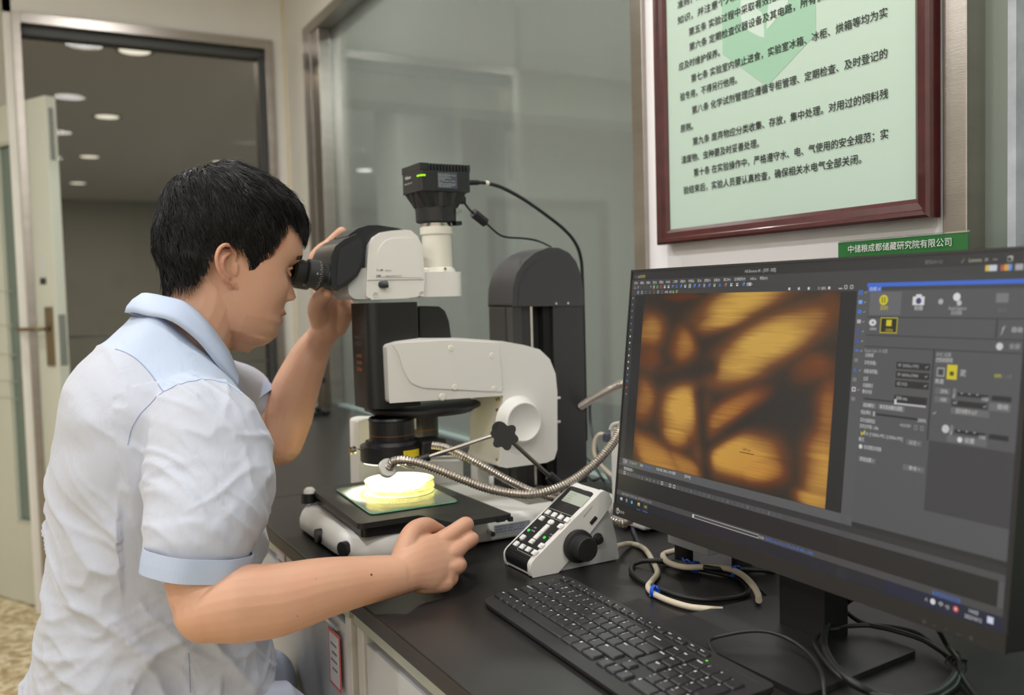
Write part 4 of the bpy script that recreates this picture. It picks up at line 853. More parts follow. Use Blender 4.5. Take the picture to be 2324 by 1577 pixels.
for i, c in enumerate([(80, 160, 230), (220, 90, 90), (90, 190, 90), (230, 180, 60)]): rect(108+(i % 2)*2.2, 327.6+(i//2)*2, 109.8+(i % 2)*2.2, 329.2+(i//2)*2, c, 3)
for i in range(5): rect(318+i*15, 328, 321+i*15, 331, [WH, (200, 200, 200), WH, DM, WH][i], 3)
txt('28%', 368, 327.8, 3.2, WH); rect(393, 328, 398, 329, WH, 3); frame_(401, 328, 405, 332, .6, WH); frame_(409, 328, 413, 332, .6, WH)
# left tool column, right tool column
for i in range(16): rect(7.5, 320-9.4*i, 10.2, 322.6-9.4*i, [(150, 150, 150), DM, DM, DM, BLU, DM, WH, WH, (90, 190, 90), WH, WH, WH, BLU, BLU, (200, 70, 60), DM][i], 3)
for i in range(12): 
    y = 321.5-10.35*i; c = [BLU, (120, 170, 240), BLU, (190, 180, 185), (70, 90, 170), (70, 90, 170), BLU, DM, BLU, DM, (210, 200, 215), DM][i]
    if i == 8: txt('A', 421.5, y, 5, BLU)
    elif i in (0, 4, 5, 10): frame_(421.5, y, 426.5, y+4.8, 1.2, c)
    else: rect(421.5, y+(.5 if i != 6 else 1.5), 426.5, y+(4.5 if i != 6 else 3.5), c, 3)
    if i not in (7, 9, 11): txt('✓', 428.5, y+1, 3, WH)
# bottom rows
frame_(14, 79.4, 22, 85.5, .4, WH); txt('RGB', 16.5, 81, 3.2, WH); txt('红色', 30, 81, 3, (200, 150, 150)); txt('▲绿色', 37, 81, 3, (120, 190, 110)); txt('蓝色', 56, 81, 3, WH); txt('4.78 µm/px', 69, 81, 3.2, BLU, 14); txt('RGB 8位: 3000 x 1992 像素', 95, 81.4, 3.6, WH, 42); txt('[N/A]', 156, 81.6, 4, WH)
txt('强度剖面曲线 ×', 17.5, 70.4, 3.9, WH, 24)
for i in range(36):
    x = 18+i*8.9; c = WH if i in (0, 4, 5, 6, 7, 8, 10, 12, 13) else (112, 112, 113)
    if i in (0, 10, 12, 13): frame_(x, 63.4, x+4.4, 67.8, .7, c)
    elif i in (4, 5, 6, 7, 8): txt('/|→}+'[i-4], x+.6, 63.8, 3.6, c)
    elif i % 4 == 1: rect(x, 63.8, x+3.6, 67.4, (104, 104, 105), 3)
    elif i % 4 == 2: txt('HII△<▸X'[i % 7], x, 63.8, 3.8, c)
    else: frame_(x, 64, x+3.6, 67.4, .4, c)
txt('Digital Sight 10 [10G, Ppp: 10.03 [300.0 ms, 2.0x]', 17, 33.8, 3.2, (170, 170, 168), 72)
frame_(177.5, 32.6, 300, 37.0, .5, WH); rect(178, 32.6, 181, 37, WH, 6); txt('0.01', 301.5, 33.2, 3.4, WH); txt('SHR Plan Apo 0.5x [11.0°Fun/Ox 单 6000 x 3984]', 311, 33.2, 3.6, BLU, 74)
rect(14, 25, 16.2, 28.8, WH, 3); rect(16.8, 24.8, 19, 29, WH, 3); txt('目', 27.5, 25, 4, WH); disc(43, 26.8, 2.6, (60, 150, 200)); disc(43.6, 26.2, 1.2, (120, 210, 170), 6); rect(57, 24.6, 62.5, 29.4, (220, 180, 60), 4); rect(58.5, 24.6, 61, 26.6, (60, 110, 190), 5); rect(70, 19, 82, 31.4, (48, 52, 60), 4); txt('NIS', 73, 25, 3.4, YE); rect(56, 19, 65, 19.8, BLU, 5); rect(70, 19, 82, 19.8, BLU, 5)
txt('∧', 528, 24, 4, WH); disc(537, 25.5, 2.8, (220, 220, 222)); txt('中', 543, 23.6, 4, WH); txt('◂))', 550, 23.6, 3.6, WH); disc(561.5, 25.5, 2.8, (220, 90, 84)); disc(561.5, 25.5, 1.1, WH, 6); txt('14:03', 575, 26.4, 3.8, WH, 9); txt('2023/10/12', 571, 20.6, 3.8, WH, 17); rect(593, 22.6, 599, 28.6, (210, 215, 236), 4)
txt('未附加到任何文档', 535.5, 31.7, 4.2, BLU, 30)
# right-hand panels
rect(431.5, 329.6, 605, 333.6, (62, 110, 214), 3); rect(433, 324.5, 450, 329.6, (66, 112, 208), 3); txt('拍摄 ✕', 435, 325.6, 3.4, WH); rect(450, 325.5, 605, 329.6, (66, 67, 71), 2)
rect(436, 300, 475.5, 324, (104, 104, 108), 2)
disc(453.8, 315.6, 5.4, YE, 4, 28); rect(451.6, 312.6, 453, 318.6, (120, 110, 30), 6); rect(454.6, 312.6, 456, 318.6, (120, 110, 30), 6); txt('实时', 450, 305.4, 3.8, YE)
rect(489, 310.2, 502.5, 318.8, (222, 222, 224), 4); rect(492.5, 318.8, 499, 321, (222, 222, 224), 4); disc(496, 314.4, 3.2, (70, 66, 120), 5); txt('拍摄', 491.5, 305.4, 3.8, WH)
disc(521, 313.6, 2.8, (176, 176, 178)); disc(538, 318, 3.9, (226, 226, 228)); disc(541, 312.2, 2.6, (196, 196, 198)); txt('AutoCapture', 530, 305.6, 3.6, (190, 190, 190), 19); txt('自动拍摄', 533.5, 301, 3.6, (190, 190, 190), 11)
rect(578, 312.4, 590, 321, (124, 124, 126), 3); txt('保存', 580, 303.6, 3.4, (110, 110, 112))
for y in (298, 279, 267): rect(434, y-.8, 607, y+.2, (56, 56, 60), 3)
rect(580, 280, 581.2, 298, (52, 52, 56), 4); rect(516.5, 178, 518.6, 267, (60, 60, 64), 3)
disc(442, 292, 3.6, WH, 4, 16, 1.3); disc(442.4, 292, 1.2, (100, 100, 104), 5); txt('OSN', 439, 284, 3, WH)
rect(452, 281.4, 473, 297.4, (40, 38, 32), 4); frame_(452, 281.4, 473, 297.4, .8, YE, 5); rect(459.4, 288.6, 466, 295, YE, 6); txt('OSN', 459, 283, 3.2, YE)
txt('𝑓', 586, 285, 6, WH); txt('自动', 595, 286, 4, WH); disc(585, 272.4, 3.4, (210, 210, 212)); txt('全部', 594, 271, 4, (180, 180, 180))
txt('Digital Sight 10 设置', 434.5, 261, 3.2, (170, 170, 172), 29); 
for (s, y, wd) in [('分辨率', 255.6, 11), ('实时(快速):', 248, 15), ('拍摄(高质量):', 239, 18), ('位深', 231, 6), ('扫描模式', 224, 13), ('曝光时间', 217.4, 12), ('增益/曝光', 195.8, 13), ('实时/拍摄增益', 187.4, 19), ('实时白平衡: 1.00x', 181, 24), ('模式', 167, 7), ('自动调整实时图像', 159.6, 22)]: txt(s, 435.6 if y > 160 else 443, y, 3.6, WH, wd)
for y, s in ((252.6, 'FF 3000x1992'), (243.2, 'FF 6000x3984'), (234, '8位 RGB')): rect(475.5, y-7, 514.5, y, G4_, 3); txt(s, 478, y-5, 3.4, (176, 176, 178), 24 if 'F' in s else 12); txt('✓', 509, y-5, 3.4, WH)
rect(475.5, 212, 514, 219, G4_, 3); txt('300 ms', 478, 214.5, 3.4, WH); rect(438, 211.2, 513, 212.4, (34, 34, 36), 4); rect(478, 209.4, 513, 211.4, (190, 190, 192), 4); rect(476.5, 209.4, 479, 214.6, WH, 6)
rect(436.6, 202.4, 454.4, 208, (112, 112, 114), 3); txt('自动曝光', 438.6, 203.6, 3.4, WH, 13); rect(457, 202.4, 489, 208, (116, 116, 118), 3); txt('单次自动曝光调整', 459.4, 203.6, 3.6, WH, 27)
rect(455, 196, 506, 198, (40, 40, 42), 3); rect(451, 194.6, 453.6, 199.6, (170, 170, 170), 4); txt('200%', 505, 194.8, 3.4, WH)
txt('+0.0 EV', 485, 187.8, 3.4, (200, 200, 200), 13); frame_(502, 186.6, 505.5, 191, .6, (150, 150, 150)); frame_(509, 186.6, 512.5, 191, .6, (150, 150, 150))
txt('✔', 436.8, 173.8, 4.2, YE); txt('ROI: [F:3000x1992, Q:3000x1992]', 441.6, 173.8, 3.6, (206, 206, 206), 48); rect(494, 170.6, 511.5, 176, (108, 108, 110), 3); txt('设定 ▾', 497, 171.8, 3.4, (190, 190, 190))
disc(438.6, 161.2, 2.4, WH); rect(437, 145.6, 458.6, 151, (110, 110, 112), 3); txt('其他设置 ▾', 439, 146.8, 3.6, WH, 17); rect(492, 145.2, 516.5, 151, (108, 108, 110), 3); txt('命令 ▾', 499, 146.6, 3.6, WH)
rect(519.5, 110, 607, 178, (66, 66, 70), 3); txt('SMZ 设置', 520.6, 260.6, 3.4, (180, 180, 182), 16); txt('控制和照明', 520.6, 255, 3.8, (206, 206, 208), 18)
frame_(522.6, 241, 531, 249.6, 1, (170, 170, 172)); rect(525, 243.6, 528.6, 247, (60, 60, 64), 5); rect(533.4, 239, 544.2, 253, YE, 4); rect(536.6, 242.6, 541, 246.6, (80, 76, 30), 5); txt('泥', 547, 243.4, 5, WH); txt('on', 582, 244, 5, YE); txt('/ off', 590, 244, 4, (120, 120, 120)); txt('亮度', 521, 234.4, 3.8, WH)
for (y, s) in ((227, '25%'), (219, '100')): rect(522, y-3, 538.5, y+3, (104, 104, 106), 3); txt(s, 528, y-1.6, 3.6, WH)
for y in (226.6, 191.4):
    rect(546, y-2.8, 577.6, y+.6, G4_, 3); rect(541.6, y-2.6, 544.6, y+4.2, (128, 128, 130), 4); rect(581, y-4, 600, y+.8, G4_, 3)
    for k in range(3): rect(550+k*8, y-.4, 551.6+k*8, y+.4, WH, 5)
    txt('100', 571, y-5, 3.6, WH); txt('0', 541.6, y-5, 3.4, WH)
rect(541, 214, 577, 219.4, G4_, 3); txt('x1', 542.6, 216, 3.4, WH); txt('✓', 573, 215, 3.6, WH); rect(579, 213.4, 600, 221, (110, 110, 112), 3); txt('自动', 587, 216, 4, WH)
rect(540.6, 206.4, 580, 212.6, (108, 108, 110), 3); txt('显示对照卡 LUT', 546, 208, 3.8, WH, 22); txt('✓', 521, 203.6, 4, (200, 200, 200)); disc(536.6, 191.4, 4, (200, 200, 202)); txt('— —', 523, 191, 3.6, (60, 60, 62)); rect(538.6, 179.6, 579.6, 186, (106, 106, 108), 3); disc(552.4, 183, 2.6, (220, 220, 222)); txt('设置', 557, 181.4, 4, WH)
txt('查找(Alt+Q)', 500, 351, 3.6, (130, 130, 130), 20); txt('∕', 541, 350.6, 4, WH); txt('Lenovo', 548, 350.8, 4, (190, 190, 170), 13); txt('⌕', 564, 350.6, 4, WH); txt('—', 572, 351, 3.6, WH); txt('❐', 586, 350, 5, WH); txt('✕', 602, 350.6, 4, WH)
rect(565, 341.6, 575, 347.2, (214, 190, 90), 3); rect(569, 341.6, 576.6, 347.2, (206, 210, 220), 4); rect(580, 341.6, 583.6, 346.8, (190, 90, 80), 3); rect(583.6, 341.6, 588, 347.2, (216, 170, 70), 3); rect(588, 341.6, 591, 347.2, (100, 150, 230), 3); rect(594, 341.6, 601.6, 347.2, (170, 170, 172), 3); txt('A', 604, 342, 4.6, WH)
for (k, c), mb in ui.items():
    if k == 'r': mb.build('interface_panel', scol(c), so_)
    else: mb.build('interface_text', scol(c), so_)
# live micrograph: colour field on a fine mesh
def uvm(px, py):
    q_ = _ray(px, py); P = EYE+q_*((MBL-EYE).dot(MN)/q_.dot(MN))-MBL; return P.dot(ME)*1000, P.dot(MU)*1000
def c4(x, y): return uvm(1380+x/2.39, 540+y/2.39)
blobs = []   # corners in the photograph's picture: centre, half extents, tilt, weight, hue (0 yellow .. 1 orange)
def blob(cx, cy, ex, ey, ang, wt, hue):
    u0, v0 = c4(cx, cy); ru = abs(c4(cx+ex, cy)[0]-c4(cx-ex, cy)[0])/2; rv = abs(c4(cx, cy-ey)[1]-c4(cx, cy+ey)[1])/2; blobs.append((u0, v0, ru*1.12, rv*1.12, ang, wt, hue))
for b in [(740, 330, 230, 90, .25, 1., .1), (640, 430, 130, 60, .2, .95, .1), (235, 500, 70, 90, -.1, .8, .25), (410, 580, 62, 95, 0, .8, .4), (230, 650, 60, 60, 0, .55, .7), (870, 560, 250, 115, .32, 1.05, .05), (720, 690, 170, 95, .3, .95, .2), (1010, 500, 120, 70, .3, .9, .15),
          (400, 920, 105, 150, 0, 1.05, .2), (370, 1060, 70, 70, 0, .9, .3), (200, 870, 55, 110, 0, .75, .3), (260, 1190, 160, 75, -.3, .9, .35), (420, 1240, 110, 50, -.3, .8, .4), (650, 950, 150, 70, .5, .85, .55), (760, 890, 110, 50, .4, .6, .7), (700, 1180, 190, 110, .15, 1.1, .2), (800, 1240, 130, 80, 0, 1., .65), (600, 1120, 90, 80, 0, .85, .3),
          (1180, 1240, 110, 200, 0, .95, .3), (1190, 950, 80, 170, 0, .75, .55), (1120, 700, 100, 75, .2, .6, .6), (1130, 1420, 110, 60, 0, .95, .2), (400, 320, 90, 22, 0, .45, 1.), (1200, 380, 80, 90, 0, .45, .8), (360, 720, 90, 30, .1, .35, 1.)]: blob(*b)
NXg, NYg = 190, 130; X0, X1, Y0_, Y1_ = 37.0, 397., 87., 326.6; vs, cols = [], []
gap = []
for (a, b, w_g) in [((545, 1120), (900, 900), 15), ((300, 770), (560, 700), 20), ((500, 850), (540, 1350), 18)]:
    gap.append((c4(*a), c4(*b), w_g))
for j in range(NYg+1):
    for i in range(NXg+1):
        x = X0+(X1-X0)*i/NXg; y = Y0_+(Y1_-Y0_)*j/NYg; jx = 10*noise.noise(Vector((x*.02, y*.03, 3))); I = 0; hu = 0; wsum = 1e-4
        st_ = 1+.10*noise.noise(Vector((x*.012, y*.5, 0)))+.05*noise.noise(Vector((x*.03, y*1.1, 9)))
        for (u0, v0, ru, rv, an, wt, hue) in blobs:
            dx, dy = x+jx-u0, y+jx*.5-v0; c_, s_ = math.cos(an), math.sin(an); a = (dx*c_+dy*s_)/ru; b = (-dx*s_+dy*c_)/rv; d = a*a+b*b
            if d < 6: w3 = wt/(1+math.exp((math.sqrt(d)-1)*4.2)); I = max(I, w3)*.7+(I+w3-I*w3)*.3; hu += hue*w3; wsum += w3
        for (A, B, wg) in gap:
            ax, ay = A; bx, by = B; t_ = max(0, min(1, ((x-ax)*(bx-ax)+(y-ay)*(by-ay))/((bx-ax)**2+(by-ay)**2))); d = math.hypot(x-ax-t_*(bx-ax), y-ay-t_*(by-ay)); I *= 1-.75*math.exp(-(d/wg*1.6)**2)
        hu /= wsum; I = min(1., max(0., I*st_)); k = min(.97, I)**1.2
        lo_c = (42, 38, 34); yel_c = (206, 168, 78); org_c = (186, 112, 36)
        tgt = [yel_c[c]*(1-hu)+org_c[c]*hu for c in range(3)]
        if k < .5: md_ = [tgt[0]*.52, tgt[1]*.40, tgt[2]*.48]; tt = k/.5; col = [lo_c[c]+(md_[c]-lo_c[c])*tt for c in range(3)]
        else: md_ = [tgt[0]*.52, tgt[1]*.40, tgt[2]*.48]; tt = (k-.5)/.5; col = [md_[c]+(tgt[c]-md_[c])*tt for c in range(3)]
        dark = x < 37+0 or (y > 290 and x < 40)
        vs.append(S(x, y, .00012*3)); cols.append([lin(max(0, c)) for c in col]+[1])
me = bpy.data.meshes.new('micrograph'); mo = bpy.data.objects.new('micrograph', me); C.objects.link(mo); mo.parent = so_
off = Vector((0, 0, BT))-Vector(mon.location)
me.from_pydata([v_+off for v_ in vs], [], [(j*(NXg+1)+i, j*(NXg+1)+i+1, (j+1)*(NXg+1)+i+1, (j+1)*(NXg+1)+i) for j in range(NYg) for i in range(NXg)])
ca_ = me.color_attributes.new('Col', 'FLOAT_COLOR', 'POINT'); ca_.data.foreach_set('color', [c for k in cols for c in k])
mm = mat('micrograph_picture', (8, 8, 9), .32, emit=(255, 255, 255), estr=.92)
nt = mm.node_tree; a_ = nt.nodes.new('ShaderNodeAttribute'); a_.attribute_name = 'Col'; nt.links.new(a_.outputs['Color'], nt.nodes['Principled BSDF'].inputs['Emission Color']); me.materials.append(mm)
m2 = MB(); srect(m2, 257, 129.4, 281.8, 130.2, .0005); text_mb(m2, '1000 µm', .0045, S(262, 132.6, .0005), ME, MU, width=.014); m2.build('scale_bar', mat('scale_black', (8, 8, 8), .4), so_)
m2 = MB(); 
ring = [S(12.5+4.6*math.cos(k*.2618), 8.4+4.6*math.sin(k*.2618), .0024) for k in range(24)]; m2.add(ring, [tuple(range(24))]); text_mb(m2, 'coo', .008, S(17.4, 6.6, .0024), ME, MU, width=.012, bold=.0001)
m2.build('brand_lettering', mat('bezel_print', (178, 176, 172), .5), mon)
m2 = MB(); text_mb(m2, 'Le', .006, S(9.6, 6.6, .0027), ME, MU, width=.006, bold=.00018); m2.build('brand_inset', MBS, mon)
m2 = MB()
for k, s in enumerate('⏻▴▾▭◁'): text_mb(m2, s, .004, S(529+12.2*k, 3, .0024), ME, MU)
m2.build('button_print', mat('bezel_print_dim', (120, 118, 116), .5), mon)
# stand
MB().prism(round_poly([Vector(p) for p in [(.685, .893, .0005), (.879, .887, .0005), (.876, .660, .0005), (.683, .644, .0005)]], [.004, .004, .006, .012], 5), (0, 0, .0065)).build('base_plate', mat('stand_black', (33, 33, 34), .42, bump=.08, bscale=600), mon, bevel=.002)
MB().box((.812, .735, .006), (.852, .806, .24)).build('stand_column', mat('column_gloss', (30, 30, 32), .32), mon, bevel=.0015)

# ================================================================== boxes and cables behind the monitor
t = thing('light_source', (1.06, 1.33, 0), 'white fibre-optic light source box half hidden behind the monitor', 'light source')
lx = ony(1384, 1000, 1.345).x
MB().rbox((lx, 1.25, .006), (lx+.12, 1.345, .176), .006).build('housing', white_pl, t)
for x, y in ((lx+.02, 1.27), (lx+.02, 1.33), (lx+.10, 1.27), (lx+.10, 1.33)): MB().cyl((x, y, 0), (x, y, .007), .008, n=12).build('foot', black_rb, t)
MB().tube(smooth_path([ony(1386, 975, 1.335), ony(1392, 964, 1.33), ony(1412, 960, 1.31), ony(1440, 966, 1.28)], 6), .004, 8).build('handle', grey_pl, t)
MB().rbox(ony(1378, 992, 1.43)-Vector((.008, .006, .008)), ony(1378, 992, 1.43)+Vector((.009, .006, .008)), .003).build('cable_boot', mat('boot_blue_grey', (72, 78, 92), .5), t)
t = thing('power_unit', (.93, 1.04, 0), 'pale grey metal power unit on black feet below the monitor', 'power unit')
MB().rbox((.865, .998, .035), (1.03, 1.088, .125), .002).build('case', mat('case_grey', (176, 178, 184), .4, .2), t)
for x, y in ((.945, 1.014), (.885, 1.074), (1.01, 1.014), (1.01, 1.074)): MB().cyl((x, y, 0), (x, y, .036), .014, n=20).build('foot', black_rb, t)
MB().cyl((.8652, 1.05, .052), (.8635, 1.05, .052), .003, n=12).build('screw', chrome, t)

def flat(pts, z=.005): return [onz(a, b, z if len(r) == 0 else r[0]) for a, b, *r in pts]
def onplate(pts, z): return flat(pts, z)
cable('controller_cable', [ony(1398, 1240, 1.16)]+flat([(1430, 1234), (1462, 1245), (1484, 1278), (1492, 1300), (1480, 1318), (1471, 1332), (1482, 1346), (1515, 1362), (1560, 1376), (1598, 1381), (1640, 1384, .004)], .0052), .0043, cab_beige, 'beige cable leading from the control unit round to the keyboard side')
cable('power_cable', [Vector((.90, 1.06, .03))]+flat([(1512, 1255, .012), (1508, 1268), (1525, 1280), (1560, 1287), (1610, 1286), (1650, 1290), (1682, 1303), (1706, 1325), (1720, 1348), (1722, 1362)], .0145), .0045, cab_beige, 'beige cable running from the power unit under the monitor', group=None)
lp_ = flat([(1477, 1272), (1520, 1277), (1580, 1290), (1640, 1302), (1678, 1314), (1697, 1334), (1688, 1350), (1650, 1358), (1590, 1360), (1530, 1349), (1480, 1330), (1446, 1313), (1432, 1294), (1441, 1279), (1477, 1272, .012), (1540, 1276, .014), (1620, 1290, .014), (1700, 1292, .006), (1760, 1296)], .0045)
cable('coiled_cable', lp_, .0036, cab_b, 'coiled black cable loop with blue ties between control unit and monitor')
cable('thin_cable', flat([(1640, 1296), (1680, 1310), (1720, 1335), (1752, 1362)], .003), .0018, cab_b, 'thin black lead running under the monitor base')
blue_m = mat('blue_tie', (40, 92, 214), .5)
def tie(px, py, z, tail, lab, dirv=None):
    c_ = onz(px, py, z); t_ = thing('cable_tie', Vector((c_.x, c_.y, 0)), lab, 'cable tie', 'blue wire ties')
    d = Vector(dirv).normalized(); a = d.orthogonal().normalized(); b = d.cross(a); pts = []
    for k in range(40):
        an = k/39*2*math.pi*2.6; pts.append(c_+a*math.cos(an)*.0072+b*math.sin(an)*.0078+d*(k/39-.5)*.007)
    MB().tube(pts, .0015, 6).build('band', blue_m, t_)
    if tail: MB().tube(smooth_path([pts[-1]]+[onz(a_, b_, z_) for a_, b_, z_ in tail], 5), .0014, 6).build('tail', blue_m, t_)
tie(1485, 1342, .008, [(1492, 1334, .016), (1496, 1337, .012)], 'blue tie nearest the keyboard on beige and black cables', (.3, -.9, 0))
tie(1578, 1286, .012, [(1568, 1276, .022), (1560, 1270, .026), (1552, 1272, .022), (1549, 1266, .024)], 'blue tie with curly tail below the grey power unit', (.3, -.9, 0))
tie(1669, 1297, .012, [(1674, 1284, .022), (1680, 1287, .018)], 'blue tie where the beige cable bends near the monitor stand', (.2, -.9, 0))
cable('keyboard_cable', [KP(17.0, -1.5, -.006)]+flat([(1610, 1454, .016), (1650, 1440, .020), (1700, 1432, .024), (1745, 1434, .024), (1790, 1450, .02), (1830, 1478, .018), (1856, 1510, .017), (1868, 1545, .017), (1872, 1590, .006)], .01), .0023, cab_b, 'black keyboard lead arching over the monitor base plate')
for pts, r, lab in [([(1950, 1350, .06), (1925, 1362, .045), (1890, 1395, .030), (1872, 1435, .020), (1872, 1470, .017), (1893, 1510, .017), (1935, 1548, .016), (1990, 1574, .006), (2060, 1584, .005), (2120, 1575, .005), (2160, 1545, .008), (2176, 1505, .012), (2168, 1480, .020)], .0043, 'thickest black cable curving down from behind the monitor chin'),
                    ([(1870, 1345, .05), (1905, 1375, .03), (1955, 1412, .018), (2020, 1428, .018), (2090, 1450, .016), (2140, 1480, .012), (2176, 1502, .014)], .003, 'black cable crossing from the stand column to the bundled knot'),
                    ([(1885, 1428, .018), (1930, 1420, .017), (2000, 1420, .017), (2070, 1432, .016), (2110, 1455, .012), (2150, 1490, .010), (2175, 1520, .010), (2170, 1555, .006), (2130, 1585, .005)], .0028, 'black cable looping over the back of the base plate'),
                    ([(1905, 1426, .02), (1870, 1432, .018), (1850, 1452, .017), (1858, 1480, .016), (1900, 1530, .016), (1960, 1568, .008), (2040, 1590, .005)], .0026, 'slim black cable inside the big loop by the base plate'),
                    ([(2130, 1430, .05), (2150, 1465, .03), (2175, 1500, .02), (2185, 1540, .008), (2230, 1600, .005)], .0026, 'black lead dropping from the monitor edge to the knot')]:
    cable('monitor_cable', flat(pts), r, cab_b, lab)
t = thing('cable_knot', onz(2172, 1508, 0), 'twisted black tie gathering the cables near the monitor corner', 'cable tie')
kc_ = onz(2172, 1508, .014); pts = [kc_+Vector((.008*math.cos(k*.7), .006*math.sin(k*.7)+(k-12)*.0006, .006*math.sin(k*.7+1))) for k in range(24)]; MB().tube(pts, .0016, 6).build('wire', black_pl, t)
cable('wall_cable', [ony(1338, 900, 1.70), ony(1340, 960, 1.70), ony(1352, 1010, 1.66), ony(1370, 1060, 1.6), onz(1395, 1105, .02), onz(1425, 1150, .004), onz(1436, 1200, .004), onz(1452, 1240, .004)], .0034, mat('slate_cable', (62, 66, 72), .5), 'dark grey cable hanging beside the black column down to the bench')
cable('lamp_cable', [ony(1378, 990, 1.44), ony(1362, 985, 1.45), ony(1350, 1000, 1.46), ony(1349, 1030, 1.46), ony(1362, 1052, 1.45), ony(1378, 1070, 1.44), ony(1392, 1082, 1.43)], .0040, cab_beige, 'beige lead curling from the top of the white light source')
for k, (pts, lab) in enumerate([([(1330, 1075, .02), (1345, 1090, .02), (1365, 1085, .02), (1380, 1105, .004), (1400, 1125, .004)], 'black lead tangled behind the control unit, lower'), ([(1332, 1040, .03), (1350, 1060, .03), (1375, 1100, .01), (1410, 1175, .004), (1420, 1200, .004)], 'black lead tangled behind the control unit, upper')]):
    cable('tangled_cable', flat(pts), .0028, cab_b, lab)

# ------------------------------------------------------------------ flexible steel light guides
def flex(name, pts, r, lab, pitch=.0046, group=None):
    P = resample(smooth_path(pts, 14), pitch/6); rr = [r*(1.0, 1., .97, .82, .80, .95)[i % 6] for i in range(len(P))]
    c_ = sum(P, Vector())/len(P); lo = min(p.z for p in P)-r; t_ = thing(name, (c_.x, c_.y, lo), lab, 'light guide', group)
    MB().tube(P, rr, 14, smooth=False).build('ribbed_sheath', flexm, t_); return t_
gA = flex('gooseneck', [dep(884, 1060, 1.46), dep(893, 1047, 1.455), dep(915, 1044, 1.45), dep(950, 1050, 1.45), dep(1000, 1068, 1.45), dep(1050, 1088, 1.45), dep(1105, 1108, 1.45), dep(1160, 1119, 1.45), dep(1210, 1121, 1.45), dep(1262, 1108, 1.46), dep(1312, 1082, 1.48), dep(1355, 1047, 1.50), dep(1388, 1010, 1.52), dep(1406, 978, 1.54), dep(1422, 950, 1.56), dep(1450, 925, 1.56)], .0075, 'nearest flexible steel light guide sagging in front of the microscope column')
h_ = dep(880, 1062, 1.462); dn3 = (dep(884, 1060, 1.46)-dep(880, 1072, 1.49)).normalized()
MB().lathe(h_, Vector((.05, .9, -.35)), [(-.004, 0), (-.004, .0138), (-.002, .0156), (.006, .0156), (.008, .0145), (.008, 0)], 32).build('end_collar', mat('satin_silver', (214, 212, 208), .35, .7), gA)
gB = flex('gooseneck', [dep(982, 1010, 1.585), dep(1010, 1015, 1.58), dep(1050, 1033, 1.57), dep(1100, 1060, 1.565), dep(1150, 1088, 1.56), dep(1200, 1112, 1.555), dep(1240, 1125, 1.55), dep(1290, 1140, 1.52), dep(1350, 1165, 1.49), dep(1400, 1186, 1.47), dep(1424, 1184, 1.47), dep(1450, 1165, 1.47)], .0072, 'second flexible steel light guide running from ring light down behind the first')
gC = flex('gooseneck', [dep(1318, 922, 1.80), dep(1340, 908, 1.78), dep(1375, 888, 1.75), dep(1410, 872, 1.72), dep(1450, 866, 1.70)], .0080, 'short visible stretch of steel light guide right of the black column')
# articulated holder with star knob
t = thing('articulated_holder', onz(1250, 1110, .044), 'jointed steel rod holder with black six-lobed star knob', 'holder')
kc_ = dep(1145, 990, 1.50)
a0, a1, a2 = dep(925, 1052, 1.515), dep(972, 1037, 1.513), dep(1118, 988, 1.51)
MB().cyl(a1, a2, .0036, n=16).build('rod', chrome, t); MB().cyl(a0, a1+(a2-a1)*.02, .0068, n=16).build('sleeve', black_pl, t)
b0, b1, b2, b3 = dep(1160, 1000, 1.515), dep(1250, 1083, 1.53), dep(1250, 1083, 1.53), dep(1296, 1124, 1.54)
MB().cyl(b0, b1, .0036, n=16).build('rod', mat('grey_rod', (120, 112, 110), .3, 1), t); MB().cyl(b1-(b1-b0)*.05, b3, .0085, n=16).build('sleeve', black_pl, t)
MB().cyl(b3, Vector((b3.x+.01, b3.y, .045)), .006, n=14).build('post', black_pl, t)
MB().cyl(dep(1133, 972, 1.54), dep(1133, 974, 1.515), .0125, n=20).build('joint_ball', black_pl, t)
m2 = MB(); vn = (EYE-kc_).normalized(); ax1 = vn.cross(Vector((0, 0, 1))).normalized(); ax2 = ax1.cross(vn)
star = []
for k in range(72):
    an = 2*math.pi*k/72; r_ = .0215+.0022*math.cos(6*an) if math.cos(6*an) > 0 else .0215+.0035*math.cos(6*an); star.append(kc_+ax1*math.cos(an+.3)*r_+ax2*math.sin(an+.3)*r_)
m2.prism(star, vn*.012); m2.build('star_knob', black_rb, t, bevel=.0025, seg=3)
MB().tube([dep(905, 1052, 1.49), dep(925, 1060, 1.49), dep(940, 1062, 1.50)], .002, 6).build('clip', chrome, t)
# clutter on the far stretch of bench
cable('far_cable', [Vector((.92+.10*math.cos(k*.8), 3.25+.12*math.sin(k*.8)+.02*k, .012+.002*k)) for k in range(14)], .008, cab_b, 'heap of black cable on the far worktop beneath the window')
t = thing('lab_stand', (.985, 3.32, 0), 'slim pale metal stand on the far worktop beside the window', 'stand')
MB().cyl((.985, 3.32, 0), (.985, 3.32, .012), .06, n=24).build('base', black_mt, t); MB().cyl((.985, 3.32, .012), (.985, 3.32, .25), .012, n=14).build('pole', white_pl, t); MB().rbox((.95, 3.30, .12), (1.03, 3.34, .14), .004).build('clamp', black_pl, t)
